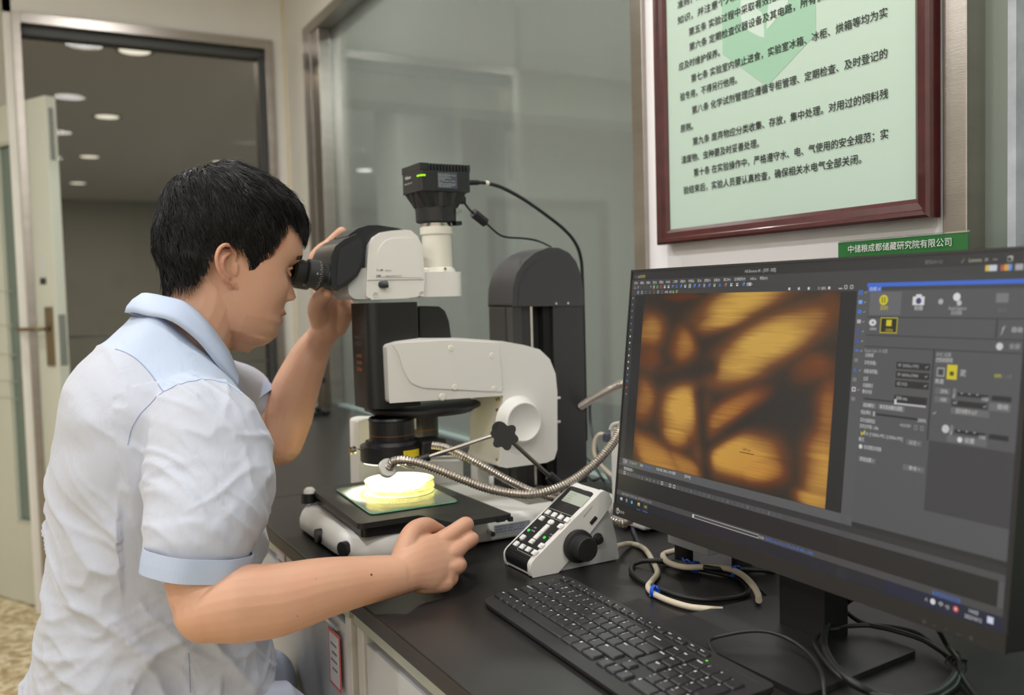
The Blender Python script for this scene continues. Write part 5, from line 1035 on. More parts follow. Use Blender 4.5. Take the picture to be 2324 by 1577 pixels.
# ================================================================== the man at the microscope
man = thing('person', (.14, 1.45, -.36), 'man in pale blue short-sleeved shirt bending to the microscope eyepieces, one hand on the bench', 'person')
def limb(mb, pts, side, n=20, per=6):
    """smooth tapering limb with elliptical section; pts: (point, half width along side, half thickness)"""
    P = [Vector(p[0]) for p in pts]; A = [p[1] for p in pts]; B = [p[2] if len(p) > 2 else p[1] for p in pts]
    PP = smooth_path(P, per); N = len(PP); sd = Vector(side)
    def rad(L, i):
        t = i/per; k = min(int(t), len(L)-2); f = t-k; f = f*f*(3-2*f) if False else f; return L[k]+(L[k+1]-L[k])*f
    rings = []
    tan = [(PP[min(i+1, N-1)]-PP[max(i-1, 0)]).normalized() for i in range(N)]
    def ringat(c, t, a, b):
        s = (sd-t*sd.dot(t)).normalized(); q_ = t.cross(s); return [c+s*math.cos(2*math.pi*k/n)*a+q_*math.sin(2*math.pi*k/n)*b for k in range(n)]
    for h in (.98, .8, .5, .2): a, b = rad(A, 0), rad(B, 0); c = math.sqrt(1-h*h); rings.append(ringat(PP[0]-tan[0]*min(a, b)*h, tan[0], a*c, b*c))
    for i in range(N): rings.append(ringat(PP[i], tan[i], rad(A, i), rad(B, i)))
    for h in (.2, .5, .8, .98): a, b = rad(A, N-1), rad(B, N-1); c = math.sqrt(1-h*h); rings.append(ringat(PP[-1]+tan[-1]*min(a, b)*h, tan[-1], a*c, b*c))
    vs = [v_ for r_ in rings for v_ in r_]; R_n = len(rings)
    mb.add(vs, [(i*n+k, i*n+(k+1) % n, (i+1)*n+(k+1) % n, (i+1)*n+k) for i in range(R_n-1) for k in range(n)]); mb.add(vs, [tuple(range(n))[::-1], tuple(range((R_n-1)*n, R_n*n))]); return mb
def ball(mb, c, r, sx=1, sy=1, sz=1, n=14):
    prof = [(-r*math.cos(math.pi*k/n), max(1e-5, r*math.sin(math.pi*k/n))) for k in range(n+1)]; m = MB().lathe((0, 0, 0), (0, 0, 1), prof, 18)
    mb.add([Vector((c[0]+v_.x*sx, c[1]+v_.y*sy, c[2]+v_.z*sz)) for v_ in m.v], m.f); return mb
def remesh(mb, voxel, smooth=4, fac=.5):
    me = bpy.data.meshes.new('tmp'); me.from_pydata(mb.v, [], mb.f); o = bpy.data.objects.new('tmp', me); C.objects.link(o)
    m = o.modifiers.new('r', 'REMESH'); m.mode = 'VOXEL'; m.voxel_size = voxel; m.use_smooth_shade = True
    if smooth: s = o.modifiers.new('s', 'SMOOTH'); s.iterations = smooth; s.factor = fac
    dg = bpy.context.evaluated_depsgraph_get(); r_ = bpy.data.meshes.new_from_object(o.evaluated_get(dg))
    vs = [v_.co.copy() for v_ in r_.vertices]; fs = [tuple(p.vertices) for p in r_.polygons]
    bpy.data.objects.remove(o); bpy.data.meshes.remove(r_); return vs, fs
def bvh(vs, fs): return BVHTree.FromPolygons(vs, fs)
# ---- head frame: forward, up, side axes and profile taken along the middle plane
HM = 1.49; HO = Vector((.311, HM, .476)); ta = math.radians(14)
HF = Vector((math.cos(ta), 0, -math.sin(ta))); HU = Vector((math.sin(ta), 0, math.cos(ta))); HS = Vector((0, 1, 0))
def H(a, b, s=0.): return HO+HF*a+HU*b+HS*s
def interp(tab, x):
    """monotone cubic through the table"""
    if x <= tab[0][0]: return tab[0][1]
    if x >= tab[-1][0]: return tab[-1][1]
    i = 0
    while tab[i+1][0] < x: i += 1
    def sl(k): return (tab[k+1][1]-tab[k][1])/(tab[k+1][0]-tab[k][0])
    def m_(k):
        if k == 0: return sl(0)
        if k == len(tab)-1: return sl(k-1)
        p, q_ = sl(k-1), sl(k); return 0 if p*q_ <= 0 else 2*p*q_/(p+q_)
    h = tab[i+1][0]-tab[i][0]; t = (x-tab[i][0])/h; a, b = m_(i)*h, m_(i+1)*h
    return (2*t**3-3*t*t+1)*tab[i][1]+(t**3-2*t*t+t)*a+(-2*t**3+3*t*t)*tab[i+1][1]+(t**3-t*t)*b
Ff = [(-.128, .060), (-.1175, .066), (-.112, .078), (-.104, .088), (-.095, .0935), (-.086, .0965), (-.078, .0955), (-.070, .097), (-.060, .0962), (-.050, .0985), (-.042, .0985), (-.034, .0985), (-.018, .0970), (.0, .0960), (.015, .0968), (.026, .1000), (.036, .1055), (.047, .1080), (.060, .1060), (.080, .1000), (.100, .088), (.120, .066), (.135, .035), (.143, .0)]
Fb = [(-.128, .030), (-.112, .015), (-.100, -.008), (-.080, -.048), (-.050, -.072), (-.02, -.084), (.02, -.096), (.06, -.099), (.09, -.092), (.115, -.075), (.135, -.045), (.143, -.02)]
Fw = [(-.128, .012), (-.1175, .026), (-.112, .034), (-.100, .046), (-.085, .054), (-.065, .0605), (-.045, .0645), (-.02, .068), (.0, .0700), (.03, .0725), (.06, .0755), (.09, .0725), (.11, .064), (.13, .044), (.143, .014)]
def head_mesh():
    n = 96; bs_ = [-.128+(.143+.128)*k/110 for k in range(111)]; vs = []
    for b in bs_:
        F_, B_, W_ = interp(Ff, b), interp(Fb, b), interp(Fw, b); ac = F_-min(.062, (F_-B_)*.45) if b < .09 else (F_+B_)/2; ac = min(ac, .035) if b > -.1 else ac
        for k in range(n):
            t = 2*math.pi*k/n; c_, s_ = math.cos(t), math.sin(t)
            e = 2/2.35 if c_ > 0 else 2/2.1
            a = ac+((F_-ac) if c_ > 0 else (ac-B_))*math.copysign(abs(c_)**e, c_); s = W_*math.copysign(abs(s_)**e, s_)
            if c_ > 0:
                def g(b0, sb, s0, ss): return math.exp(-((b-b0)/sb)**2-((abs(s)-s0)/ss)**2)
                # eye sockets, brows, cheekbones, nose wings, lips
                a -= .0115*g(.013, .013, .032, .017); a += .0035*g(.040, .009, .030, .020); a += .0045*g(-.012, .018, .046, .018)
                a -= .004*g(-.050, .016, .042, .016); s_in = abs(s)
                # nose ridge: grows from the root to the tip
                if -.037 < b < .022:
                    kk = (.022-b)/.044; rise = .0205*(max(0, min(1, kk))**1.15) if b > -.022 else .0205*max(0, 1-((-.022-b)/.0125)**2)
                    wd = .0065+.006*max(0, min(1, kk)); a += rise*math.exp(-(s_in/wd)**2.4)
                a += .0105*g(-.0275, .0062, .0140, .0055)
                a += .0085*math.exp(-((b+.0535)/.0048)**2-(s_in/.019)**4); a += .0065*math.exp(-((b+.0665)/.0055)**2-(s_in/.017)**4); a -= .0035*math.exp(-((b+.0605)/.0022)**2-(s_in/.024)**4)
                a += .003*math.exp(-((b+.0885)/.010)**2-(s_in/.018)**2); a -= .004*math.exp(-((b+.034)/.003)**2-((s_in-.007)/.004)**2); a -= .003*math.exp(-((b+.024)/.008)**2-((s_in-.0205)/.0028)**2)
            vs.append(H(a, b, s))
    nb = len(bs_); fs = [(i*n+k, i*n+(k+1) % n, (i+1)*n+(k+1) % n, (i+1)*n+k) for i in range(nb-1) for k in range(n)]
    fs += [tuple(range(n))[::-1], tuple(range((nb-1)*n, nb*n))]; return MB().add(vs, fs)
hm = head_mesh()
# neck, throat
limb(hm, [(H(-.035, .0), .055, .055), (H(-.018, -.055), .060, .055), (Vector((.262, HM, .385)), .060, .058), (Vector((.235, HM, .335)), .066, .064), (Vector((.215, HM, .29)), .075, .07)], (0, 1, 0))
limb(hm, [(H(.018, -.094), .034, .016), (H(.0, -.112), .040, .028), (Vector((.272, HM, .345)), .045, .040)], (0, 1, 0))
for sgn in (-1, 1):   # ears
    def EP(a, b, o): return H(-.0125+a, -.006+b, sgn*(.0675+o)) + Vector((0, 0, 0))
    tl = .24   # ear stands away at the back
    def E(a, b, o=0.): return EP(a-.17*b*-1*0, b, o+(-a)*.42+.004)
    def tilt(a, b): c_, s_ = math.cos(.36), math.sin(.36); return a*c_-b*s_, a*s_+b*c_
    def EE(a, b, o=0.): a, b = tilt(a, b); return E(a, b, o)
    plate = [(EE(.010, -.020), .010), (EE(.002, -.008), .015), (EE(-.001, .008), .017), (EE(-.001, .020), .014)]
    helix = [EE(.012, .008, -.002), EE(.014, .018, .002), EE(.010, .028, .004), EE(.0, .0335, .005), EE(-.011, .029, .005), EE(-.0175, .017, .005), EE(-.0175, .003, .005), EE(-.013, -.010, .004), EE(-.006, -.020, .003), EE(.001, -.027, .001)]
    limb(hm, [(p, .0034, .0036) for p in helix], (1, 0, 0), 10, 4)
    limb(hm, [(EE(.001, -.026, .0), .0075, .0035), (EE(.0045, -.031, -.0015), .0065, .0035), (EE(.009, -.024, -.003), .006, .0035)], (1, 0, 0), 12, 4)
    # back plate of the ear
    pl_ = round_poly([EE(a, b, -.0015) for a, b in [(.012, .016), (.006, .029), (-.006, .031), (-.0155, .020), (-.0165, .002), (-.010, -.014), (.0, -.027), (.010, -.022), (.013, -.004)]], .004, 3)
    hm.prism(pl_, Vector((0, -sgn*.0065, 0)))
    limb(hm, [(EE(.004, .020, .0015), .0028), (EE(-.004, .016, .0022), .0032), (EE(-.0095, .006, .0022), .0030), (EE(-.008, -.006, .002), .0030), (EE(-.001, -.0145, .002), .0032)], (1, 0, 0), 10, 4)
    limb(hm, [(EE(.0125, .001, .001), .0042, .0035), (EE(.011, -.006, .002), .0038, .003), (EE(.010, -.012, .001), .003, .003)], (1, 0, 0), 10, 4)
    limb(hm, [(EE(.014, -.020, -.004), .008, .005), (EE(.014, .0, -.006), .009, .005), (EE(.015, .014, -.006), .008, .005)], (1, 0, 0), 10, 4)
hv, hf = remesh(hm, .0017, 3, .5)
# ---- arms and hands
RW = dep(903, 1306, 1.243)
am = MB(); sdir = Vector((0, .2, 1))
limb(am, [(Vector((.222, 1.31, .24)), .046, .045), (Vector((.208, 1.245, .14)), .048, .048), (Vector((.203, 1.195, .070)), .048, .046), (Vector((.207, 1.174, .038)), .045, .043)], (1, 0, 0), 24)
limb(am, [(Vector((.200, 1.170, .034)), .040, .042), (Vector((.232, 1.162, .038)), .049, .047), (Vector((.285, 1.158, .035)), .047, .044), (Vector((.345, 1.156, .040)), .040, .036), (Vector((.400, 1.155, .0405)), .033, .029), (RW, .0275, .024)], sdir, 24)
def hand(mb, wrist, knuck, fingers, thumb, across, thick, palm):
    limb(mb, [(wrist, *palm[0])]+[(p, a, b) for p, a, b in palm[1]], across, 20, 6)
    for f in fingers: limb(mb, f, across, 14, 5)
    limb(mb, thumb, across, 14, 5)
R4 = [dep(1006, 1224, 1.300), dep(1030, 1252, 1.296), dep(1038, 1284, 1.290), dep(1026, 1314, 1.283)]
acr = (R4[0]-R4[3]).normalized()
hand(am, RW, R4, [
    [(dep(965, 1245, 1.285), .012), (R4[0], .0135), (dep(1033, 1205, 1.313), .0118), (dep(1057, 1190, 1.328), .0118), (dep(1058, 1196, 1.352), .0092), (dep(1046, 1206, 1.372), .008)],
    [(dep(985, 1268, 1.280), .012), (R4[1], .0135), (dep(1051, 1236, 1.310), .0114), (dep(1070, 1223, 1.322), .0112), (dep(1069, 1230, 1.345), .0090), (dep(1056, 1238, 1.362), .008)],
    [(dep(995, 1290, 1.276), .011), (R4[2], .0125), (dep(1042, 1279, 1.310), .0098), (dep(1043, 1275, 1.326), .0090), (dep(1038, 1282, 1.340), .0085), (dep(1026, 1286, 1.350), .0075)],
    [(dep(985, 1308, 1.272), .011), (dep(1022, 1312, 1.285), .0125), (dep(1012, 1304, 1.308), .0095), (dep(1004, 1300, 1.322), .0085)]],
    [(dep(908, 1283, 1.258), .017), (dep(924, 1236, 1.272), .0165), (dep(938, 1206, 1.285), .0140), (dep(966, 1193, 1.308), .0128), (dep(988, 1200, 1.330), .0105), (dep(1003, 1206, 1.350), .0085)],
    acr, .016, [(.0275, .0235), [(dep(935, 1290, 1.254), .031, .020), (dep(968, 1280, 1.268), .0385, .0185), (dep(1000, 1272, 1.284), .0395, .0160), (dep(1020, 1277, 1.290), .0405, .0145)]])
limb(am, [(dep(925, 1312, 1.252), .015), (dep(965, 1322, 1.264), .0165), (dep(1010, 1322, 1.276), .0135)], acr, 14, 5)          # edge of the palm
limb(am, [(dep(915, 1262, 1.262), .014), (dep(950, 1240, 1.283), .0165), (dep(985, 1232, 1.30), .012)], acr, 14, 5)            # web of the thumb
for k in (0, 1, 2): a_, b_ = R4[k], dep(940, 1285, 1.250); limb(am, [(a_+(EYE-a_).normalized()*.0035, .0052), (a_.lerp(b_, .45)+(EYE-a_).normalized()*.0055, .003)], acr, 8, 3)   # tendons and knuckles
rv_, rf_ = remesh(am, .0019, 4, .5)
# left arm: elbow on the far side, hand round the binocular tube
lm = MB(); LW = dep(740, 752, 1.665)
limb(lm, [(Vector((.25, 1.69, .27)), .055, .052), (dep(560, 925, 1.66), .052, .050), (dep(600, 968, 1.66), .047, .046), (dep(636, 1000, 1.66), .043, .042)], (0, 0, 1), 24)
limb(lm, [(dep(634, 1004, 1.655), .042, .042), (dep(652, 945, 1.655), .0465, .043), (dep(672, 880, 1.66), .0435, .041), (dep(700, 815, 1.665), .036, .034), (dep(724, 772, 1.668), .0285, .026), (LW, .027, .022)], (1, .2, 0), 24)
L4 = [dep(722, 640, 1.665), dep(730, 632, 1.690), dep(742, 640, 1.71), dep(756, 655, 1.72)]
lac = (L4[3]-L4[0]).normalized()
limb(lm, [(LW, .027, .022), (dep(746, 720, 1.668), .033, .022), (dep(748, 690, 1.675), .038, .020), (dep(742, 655, 1.690), .036, .015)], (L4[3]-L4[0])+Vector((.02, 0, 0)), 20, 6)
limb(lm, [(dep(765, 740, 1.675), .020), (dep(778, 705, 1.68), .022), (dep(774, 672, 1.70), .018)], lac, 14, 5)
limb(lm, [(dep(728, 735, 1.655), .018), (dep(720, 705, 1.63), .018), (dep(722, 684, 1.60), .0145), (dep(733, 671, 1.57), .0135), (dep(742, 664, 1.55), .0115)], lac, 14, 5)
for f in ([(dep(728, 680, 1.672), .014), (L4[0], .0125), (dep(713, 605, 1.668), .0112), (dep(714, 584, 1.670), .0108), (dep(728, 566, 1.672), .0102), (dep(742, 556, 1.672), .0092)],
          [(dep(735, 670, 1.69), .014), (L4[1], .0125), (dep(722, 595, 1.70), .0110), (dep(732, 570, 1.702), .0106), (dep(756, 544, 1.700), .0098), (dep(775, 526, 1.696), .0094)],
          [(dep(748, 670, 1.705), .013), (L4[2], .0120), (dep(742, 600, 1.725), .0105), (dep(752, 575, 1.73), .010), (dep(775, 556, 1.725), .009)],
          [(dep(760, 680, 1.71), .012), (L4[3], .0110), (dep(762, 620, 1.74), .0095), (dep(775, 600, 1.745), .009), (dep(790, 590, 1.74), .008)]): limb(lm, f, lac, 14, 5)
lv_, lf_ = remesh(lm, .0019, 4, .5)
core_ = MB(); limb(core_, [(Vector((.205, HM, .29)), .07, .06), (Vector((.16, HM, .15)), .13, .09), (Vector((.14, HM, -.10)), .12, .09), (Vector((.13, HM, -.24)), .13, .09)], (0, 1, 0), 20)
V, Fc = [], []
for a, b in ((hv, hf), (rv_, rf_), (lv_, lf_), (core_.v, core_.f)): n0 = len(V); V += a; Fc += [tuple(i+n0 for i in f) for f in b]
skin = mat('skin', (214, 160, 124), .46, attr='Col', sss=.18, bump=.10, bscale=420, spec=.35)
me = bpy.data.meshes.new('body'); body = bpy.data.objects.new('body', me); C.objects.link(body); body.parent = man
offm = Vector((0, 0, BT))-Vector(man.location)
me.from_pydata([v_+offm for v_ in V], [], Fc); me.materials.append(skin); me.polygons.foreach_set('use_smooth', [True]*len(Fc))
base_c = Vector((lin(206), lin(160), lin(134))); red_c = Vector((lin(200), lin(122), lin(102))); lip_c = Vector((lin(178), lin(96), lin(84))); pale_c = Vector((lin(218), lin(178), lin(154))); dk_c = Vector((lin(120), lin(82), lin(60)))
cols = []; kn = R4+[dep(1060, 1189, 1.330), dep(1072, 1222, 1.322), dep(1053, 1276, 1.322), dep(938, 1206, 1.285)]; nh = len(hv)
for i, p in enumerate(V):
    c = base_c.copy(); d = p-HO
    if i < nh:
        a, b, s = d.dot(HF), d.dot(HU), abs(d.y)
        if a > .090 and s < .026:
            k = math.exp(-((b+.0595)/.0085)**2); c = c.lerp(lip_c, min(1, k*1.3)*max(0, 1-(s/.026)**4))
        c = c.lerp(red_c, .35*math.exp(-((b+.022)/.012)**2-(s/.014)**2)*(a > .1))
        if s > .071: c = c.lerp(red_c, .30)
        if a > .03 and -.115 < b < -.07: c = c.lerp(dk_c, .10+.12*max(0, noise.noise(p*900)))   # shaved chin
        if a > .085 and s > .01 and -.05 < b < -.04: c = c.lerp(dk_c, .08)
        c = c.lerp(red_c, .12*max(0, noise.noise(p*30)))
    else:
        for q_ in kn:
            dd = (p-q_).length
            if dd < .03: c = c.lerp(red_c, .30*math.exp(-(dd/.012)**2))
        c = c.lerp(red_c, .18*max(0, noise.noise(p*22))); c = c.lerp(pale_c, .35*max(0, noise.noise(p*14+Vector((5, 2, 1)))))
    for q_, r_ in ((dep(843, 1304, 1.20), .0022), ): 
        pass
    cols += [c.x, c.y, c.z, 1]
ca_ = me.color_attributes.new('Col', 'FLOAT_COLOR', 'POINT'); ca_.data.foreach_set('color', cols)
tb = bvh(rv_, rf_)
def on_skin(px, py, tree=tb):
    h = tree.ray_cast(EYE, _ray(px, py).normalized()); return h[0], h[1]
mole_m = mat('mole', (98, 58, 44), .6)
for px, py, r_ in ((843, 1304, .0018), (675, 1398, .0008), (717, 1313, .0006)):
    h, nn_ = on_skin(px, py)
    if h: MB().lathe(h-nn_*.0003, nn_, [(0, r_), (.0005, r_*.8), (.0006, 0)], 12).build('mole', mole_m, man)
# nails
nail_m = mat('nail', (226, 174, 152), .25, coat=.3)
def nail(tree, px, py, w1, h1, upv):
    h = tree.ray_cast(EYE, _ray(px, py).normalized())
    if not h[0]: return
    nn_ = h[1]; R = Vector(upv).cross(nn_).normalized(); U = nn_.cross(R); m = MB(); vs = []
    for j in range(5):
        for i in range(5):
            x, y = (i/4-.5)*w1, (j/4-.5)*h1; hh = tree.ray_cast(h[0]+R*x+U*y+nn_*.01, -nn_); vs.append((hh[0] if hh[0] else h[0]+R*x+U*y)+nn_*.0004)
    m.add(vs, [(j*5+i, j*5+i+1, j*5+i+6, j*5+i+5) for j in range(4) for i in range(4)], True); m.build('nail', nail_m, man)
nail(bvh(lv_, lf_), 741, 664, .010, .011, (0, 0, 1))

# ---- eyes, brows
eye_w = mat('eye_white', (226, 220, 214), .2); iris_m = mat('iris', (40, 26, 20), .15)
for sgn in (-1, 1):
    c_ = H(.0785, .013, sgn*.032)
    e_ = ball(MB(), c_, .0122).build('eye', eye_w, man); MB().lathe(c_+HF*.0095, HF, [(0, .0056), (.0022, .005), (.0028, 0)], 18).build('iris', iris_m, e_)
    lid = mat('eyelid', (196, 142, 112), .5)
    for k, (bz, nm) in enumerate(((.0195, 'upper_lid'), (.0075, 'lower_lid'))):
        pts = [H(.0915-.0105*(abs(t)**2), bz-.0055*(t*t)*(1 if k == 0 else -1), sgn*.032+t*.0145) for t in (-1, -.6, -.2, .2, .6, 1)]; MB().tube(smooth_path(pts, 4), .0026, 8).build(nm, lid, man)
    m2 = MB(); rnd = random.Random(5)
    for k in range(70):
        t = rnd.uniform(-1, 1); p = H(.1045-.011*abs(t+.3*sgn*0)**2-.002, .0385-.004*t*t+rnd.uniform(-.003, .003), sgn*.033+t*.017); p2 = p+HU*.002+HS*sgn*.0055+HF*.0012
        m2.tube([p, p.lerp(p2, .5)+HF*.0008, p2], [.0005, .0004, .0001], 3, False)
    m2.build('eyebrow', mat('hair_black', (17, 15, 16), .42, spec=.32), man, kind='stuff')

# ---- hair: close cap plus many strands
hair_m = mat('hair_black', (17, 15, 16), .42, spec=.32); hair_m2 = mat('hair_shell', (13, 12, 13), .5)
Hf = [(-.075, -.03), (-.06, .0), (.0, .06), (.05, .108), (.070, .1115), (.090, .1105), (.108, .104), (.120, .097), (.133, .084), (.146, .062), (.158, .032), (.165, .0), (.168, -.02)]
Hb = [(-.075, -.082), (-.058, -.086), (-.03, -.096), (.0, -.112), (.04, -.1195), (.08, -.119), (.105, -.112), (.125, -.098), (.143, -.074), (.157, -.048), (.165, -.03), (.168, -.022)]
Hw = [(-.075, .058), (-.05, .066), (-.02, .0745), (.02, .0805), (.06, .0860), (.10, .0850), (.125, .075), (.145, .056), (.158, .036), (.165, .016), (.168, .004)]
line_ = [(-.115, -.066), (-.088, -.062), (-.076, -.057), (-.051, -.050), (-.040, -.021), (-.034, .009), (-.026, .027), (-.010, .0285), (.0006, .020), (.015, .002), (.021, -.010), (.028, -.017), (.0345, -.0185), (.0360, .001), (.038, .018), (.051, .038), (.057, .056), (.070, .081), (.085, .071), (.1005, .068), (.115, .062)]
def hairline(a):
    if a <= line_[0][0]: return line_[0][1]
    for (x0_, y0_), (x1_, y1_) in zip(line_, line_[1:]):
        if a <= x1_: return y0_+(y1_-y0_)*(a-x0_)/(x1_-x0_)
    return line_[-1][1]
n = 72; lev = [-.075+.243*k/60 for k in range(61)]; vs = []
for b in lev:
    F_, B_, W_ = interp(Hf, b), interp(Hb, b), interp(Hw, b); ac = (F_+B_)/2 if b > .12 or b < 0 else (F_+B_)/2+.012
    for k in range(n):
        t = 2*math.pi*k/n; c_, s_ = math.cos(t), math.sin(t); e = 2/2.2
        a = ac+((F_-ac) if c_ > 0 else (ac-B_))*math.copysign(abs(c_)**e, c_); s = W_*math.copysign(abs(s_)**e, s_); nz = .0025*noise.noise(Vector((a*60, b*25, s*60)))
        vs.append((a, b, s, nz))
hc = Vector((-.005, .04, 0)); P3 = []
for (a, b, s, nz) in vs: d = Vector((a, b, s))-hc; P3.append(H(a+d.x*nz*12, b+d.y*nz*12, s+d.z*nz*12))
fs_all = [(i*n+k, i*n+(k+1) % n, (i+1)*n+(k+1) % n, (i+1)*n+k) for i in range(60) for k in range(n)]+[tuple(range(60*n, 61*n))]
shell_bvh = bvh(P3, fs_all)
fs = [f for f in fs_all if min(vs[i][1]-hairline(vs[i][0]) for i in f) > .002]
hb_ = MB().add([H(*(hc+(Vector((a, b, s))-hc)*.965)) for (a, b, s, _) in vs], fs, True)
cap = hb_.build('hair', hair_m2, man)
HC = H(hc.x, hc.y, 0); st = MB(); rnd = random.Random(21); crown = (HU*.86-HF*.50+HS*.12).normalized()
cnt = 0
while cnt < 7200:
    d = Vector((rnd.gauss(0, 1), rnd.gauss(0, 1), rnd.gauss(0, 1))).normalized()
    h = shell_bvh.ray_cast(HC, d)
    if not h[0]: continue
    q_ = h[0]-HO; a, b = q_.dot(HF), q_.dot(HU)
    if b < hairline(a)+.004: continue
    cnt += 1
    flow = (d-crown*d.dot(crown)); flow = (flow-d*flow.dot(d)).normalized() if flow.length > .05 else d.orthogonal().normalized()
    flow = -(crown-d*crown.dot(d)).normalized()
    clump = noise.noise_vector(d*7); side_ = d.cross(flow)
    back = d.dot(HF) < -.1
    flow = (flow+side_*(clump.x*.75)+HF*(.55 if d.dot(HU) > .45 and not back else .12)+side_*rnd.uniform(-.12, .12)).normalized()
    ln_ = rnd.uniform(.020, .045)*(1.15 if d.dot(HU) > .3 else .8); wild = rnd.random() < .04; pts = []; dd = d.copy(); r0 = None
    steps = 5
    for k in range(steps+1):
        hh = shell_bvh.ray_cast(HC, dd)
        if not hh[0]: break
        R_ = (hh[0]-HC).length; lift = 1.0+.010*clump.y+(.05*k/steps if wild else .012*math.sin(k/steps*2.4))+rnd.uniform(-.003, .003)-(.025 if k == 0 else 0)
        qq = hh[0]-HO; aa, bb = qq.dot(HF), qq.dot(HU)
        if bb < hairline(aa)-.006-.006*rnd.random() and k > 1: break
        pts.append(HC+dd*R_*lift); f2 = (flow-dd*flow.dot(dd)).normalized(); dd = (dd+f2*(ln_/steps/R_)).normalized()
    if len(pts) > 2:
        m_ = len(pts); st.tube(pts, [max(.00012, .00062*(1-(k/(m_-1))**2)) for k in range(m_)], 3, False)
st.build('hair_strands', hair_m, cap, kind='stuff')

# ---- shirt
sh = MB()
TX = [(-.30, -.04, .335), (-.22, -.022, .345), (-.1465, .000, .340), (-.092, .014, .336), (-.035, .0256, .332), (.0355, .036, .330), (.0945, .0377, .332), (.16, .0437, .334), (.21, .052, .334), (.268, .0636, .318), (.32, .081, .286), (.35, .109, .258), (.376, .140, .232), (.40, .168, .208)]
TW = [(-.30, .185), (-.22, .178), (-.10, .165), (.0, .168), (.10, .178), (.20, .190), (.26, .190), (.295, .172), (.325, .142), (.355, .115), (.38, .096), (.40, .078)]
n = 48; zs = [-.30+.70*k/70 for k in range(71)]; vs = []
for z in zs:
    x0_ = interp([(a, b) for a, b, c in TX], z); x1_ = interp([(a, c) for a, b, c in TX], z); wd = interp(TW, z)
    for k in range(n):
        t = 2*math.pi*k/n; c_, s_ = math.cos(t), math.sin(t); e = 2/2.5
        vs.append(Vector(((x0_+x1_)/2+(x1_-x0_)/2*math.copysign(abs(c_)**e, c_), HM+wd*math.copysign(abs(s_)**e, s_), z)))
sh.add(vs, [(i*n+k, i*n+(k+1) % n, (i+1)*n+(k+1) % n, (i+1)*n+k) for i in range(70) for k in range(n)]); sh.add(vs, [tuple(range(n))[::-1], tuple(range(70*n, 71*n))])
SL = [(Vector((.220, 1.350, .262)), .066, .060), (Vector((.232, 1.300, .232)), .080, .076), (Vector((.228, 1.262, .17)), .086, .080), (Vector((.212, 1.230, .135)), .077, .073), (Vector((.201, 1.211, .112)), .0675, .0655)]
limb(sh, SL, (1, 0, 0), 28)
SLL = [(Vector((.225, 1.62, .27)), .066, .062), (dep(522, 893, 1.63), .060, .058), (dep(552, 908, 1.65), .054, .054)]
limb(sh, SLL, (0, 0, 1), 24)
sv, sf = remesh(sh, .0036, 5, .5)
def folds(p):
    """height of the cloth folds at a point"""
    wv = noise.noise_vector(p*5)
    if p.y < 1.335 and p.x > .12 and p.z > .02:      # near sleeve: creases running down and forward
        q_ = p+wv*.02; u = q_.x*.75+q_.z*.45; v_ = q_.z*.8-q_.x*.5
        u = q_.x*.90+q_.z*.42+q_.y*.3; v_ = q_.z*.9-q_.x*.3
        h = .0042*noise.noise(Vector((u*34, v_*7, 0))); r3 = 1-abs(noise.noise(Vector((u*40+7, v_*13, 2))))*2.6; h += .0035*max(0, r3)**2
        u3 = q_.z*1.0-q_.x*.5; r4 = 1-abs(noise.noise(Vector((q_.x*12, q_.y*8, u3*26))))*3.2; h += .0030*max(0, r4)**2*max(0, min(1, (q_.x-.17)/.06))
        kf = max(0, min(1, (p.z-.098)/.05)); h = h*kf-.0005*(1-kf)
        return h
    q_ = p+wv*.035; u = q_.x*.9+q_.z*.55; v_ = q_.z*.85-q_.x*.55
    amp = .55+.9*max(0, min(1, (.32-p.z)/.25))
    low_ = max(0, min(1, (.06-p.z)/.15)); low2 = .25+.75*max(0, min(1, (.24-p.z)/.12))
    h = .0085*noise.noise(Vector((u*20, v_*6, 3)))*amp*(.5+.5*low2)
    r_ = 1-abs(noise.noise(Vector((u*13+2, v_*5, 7))))*2; h += .0075*(r_**3)*amp*.8
    u2 = q_.z*.9-q_.x*.35; r2 = 1-abs(noise.noise(Vector((q_.x*5, q_.y*4, u2*15+4))))*2; h += .010*(max(0, r2)**3)*low_
    r5 = 1-abs(noise.noise(Vector((u*31+9, v_*12, 5))))*3.0; h += .0022*max(0, r5)**2*amp*low2; r6 = 1-abs(noise.noise(Vector((q_.x*14+q_.y*6, u2*34, 11))))*3.2; h += .0030*max(0, r6)**2*(.15+low_)*low2
    dA = math.hypot(p.x-.15, (p.z-.20)*.8); h += .0030*max(0, min(1, (.27-p.z)/.05))*math.sin(math.atan2(p.z-.30, p.x-.20)*13+dA*18)*math.exp(-((dA-.12)/.09)**2)*(1 if p.y < HM else 0)
    return h
tree0 = bvh(sv, sf)
me = bpy.data.meshes.new('shirt'); me.from_pydata([v_+offm for v_ in sv], [], sf); me.update()
nrm = [v_.normal.copy() for v_ in me.vertices]; sv2 = [p+nn_*folds(p) for p, nn_ in zip(sv, nrm)]
arm_axis = [(Vector((.222, 1.30, .26)), Vector((.188, 1.185, .055)))]
for i, v_ in enumerate(me.vertices): v_.co = sv2[i]+offm
shirt = bpy.data.objects.new('shirt', me); C.objects.link(shirt); shirt.parent = man
shirt_m = mat('shirt_cloth', (186, 191, 206), .75, bump=.16, bscale=900, attr='Col', sheen=.25)
nt = shirt_m.node_tree; b_ = nt.nodes['Principled BSDF']; n3 = nt.nodes.new('ShaderNodeTexNoise'); n3.inputs['Scale'].default_value = 26; n3.inputs['Detail'].default_value = 5; n3.inputs['Distortion'].default_value = 1.2
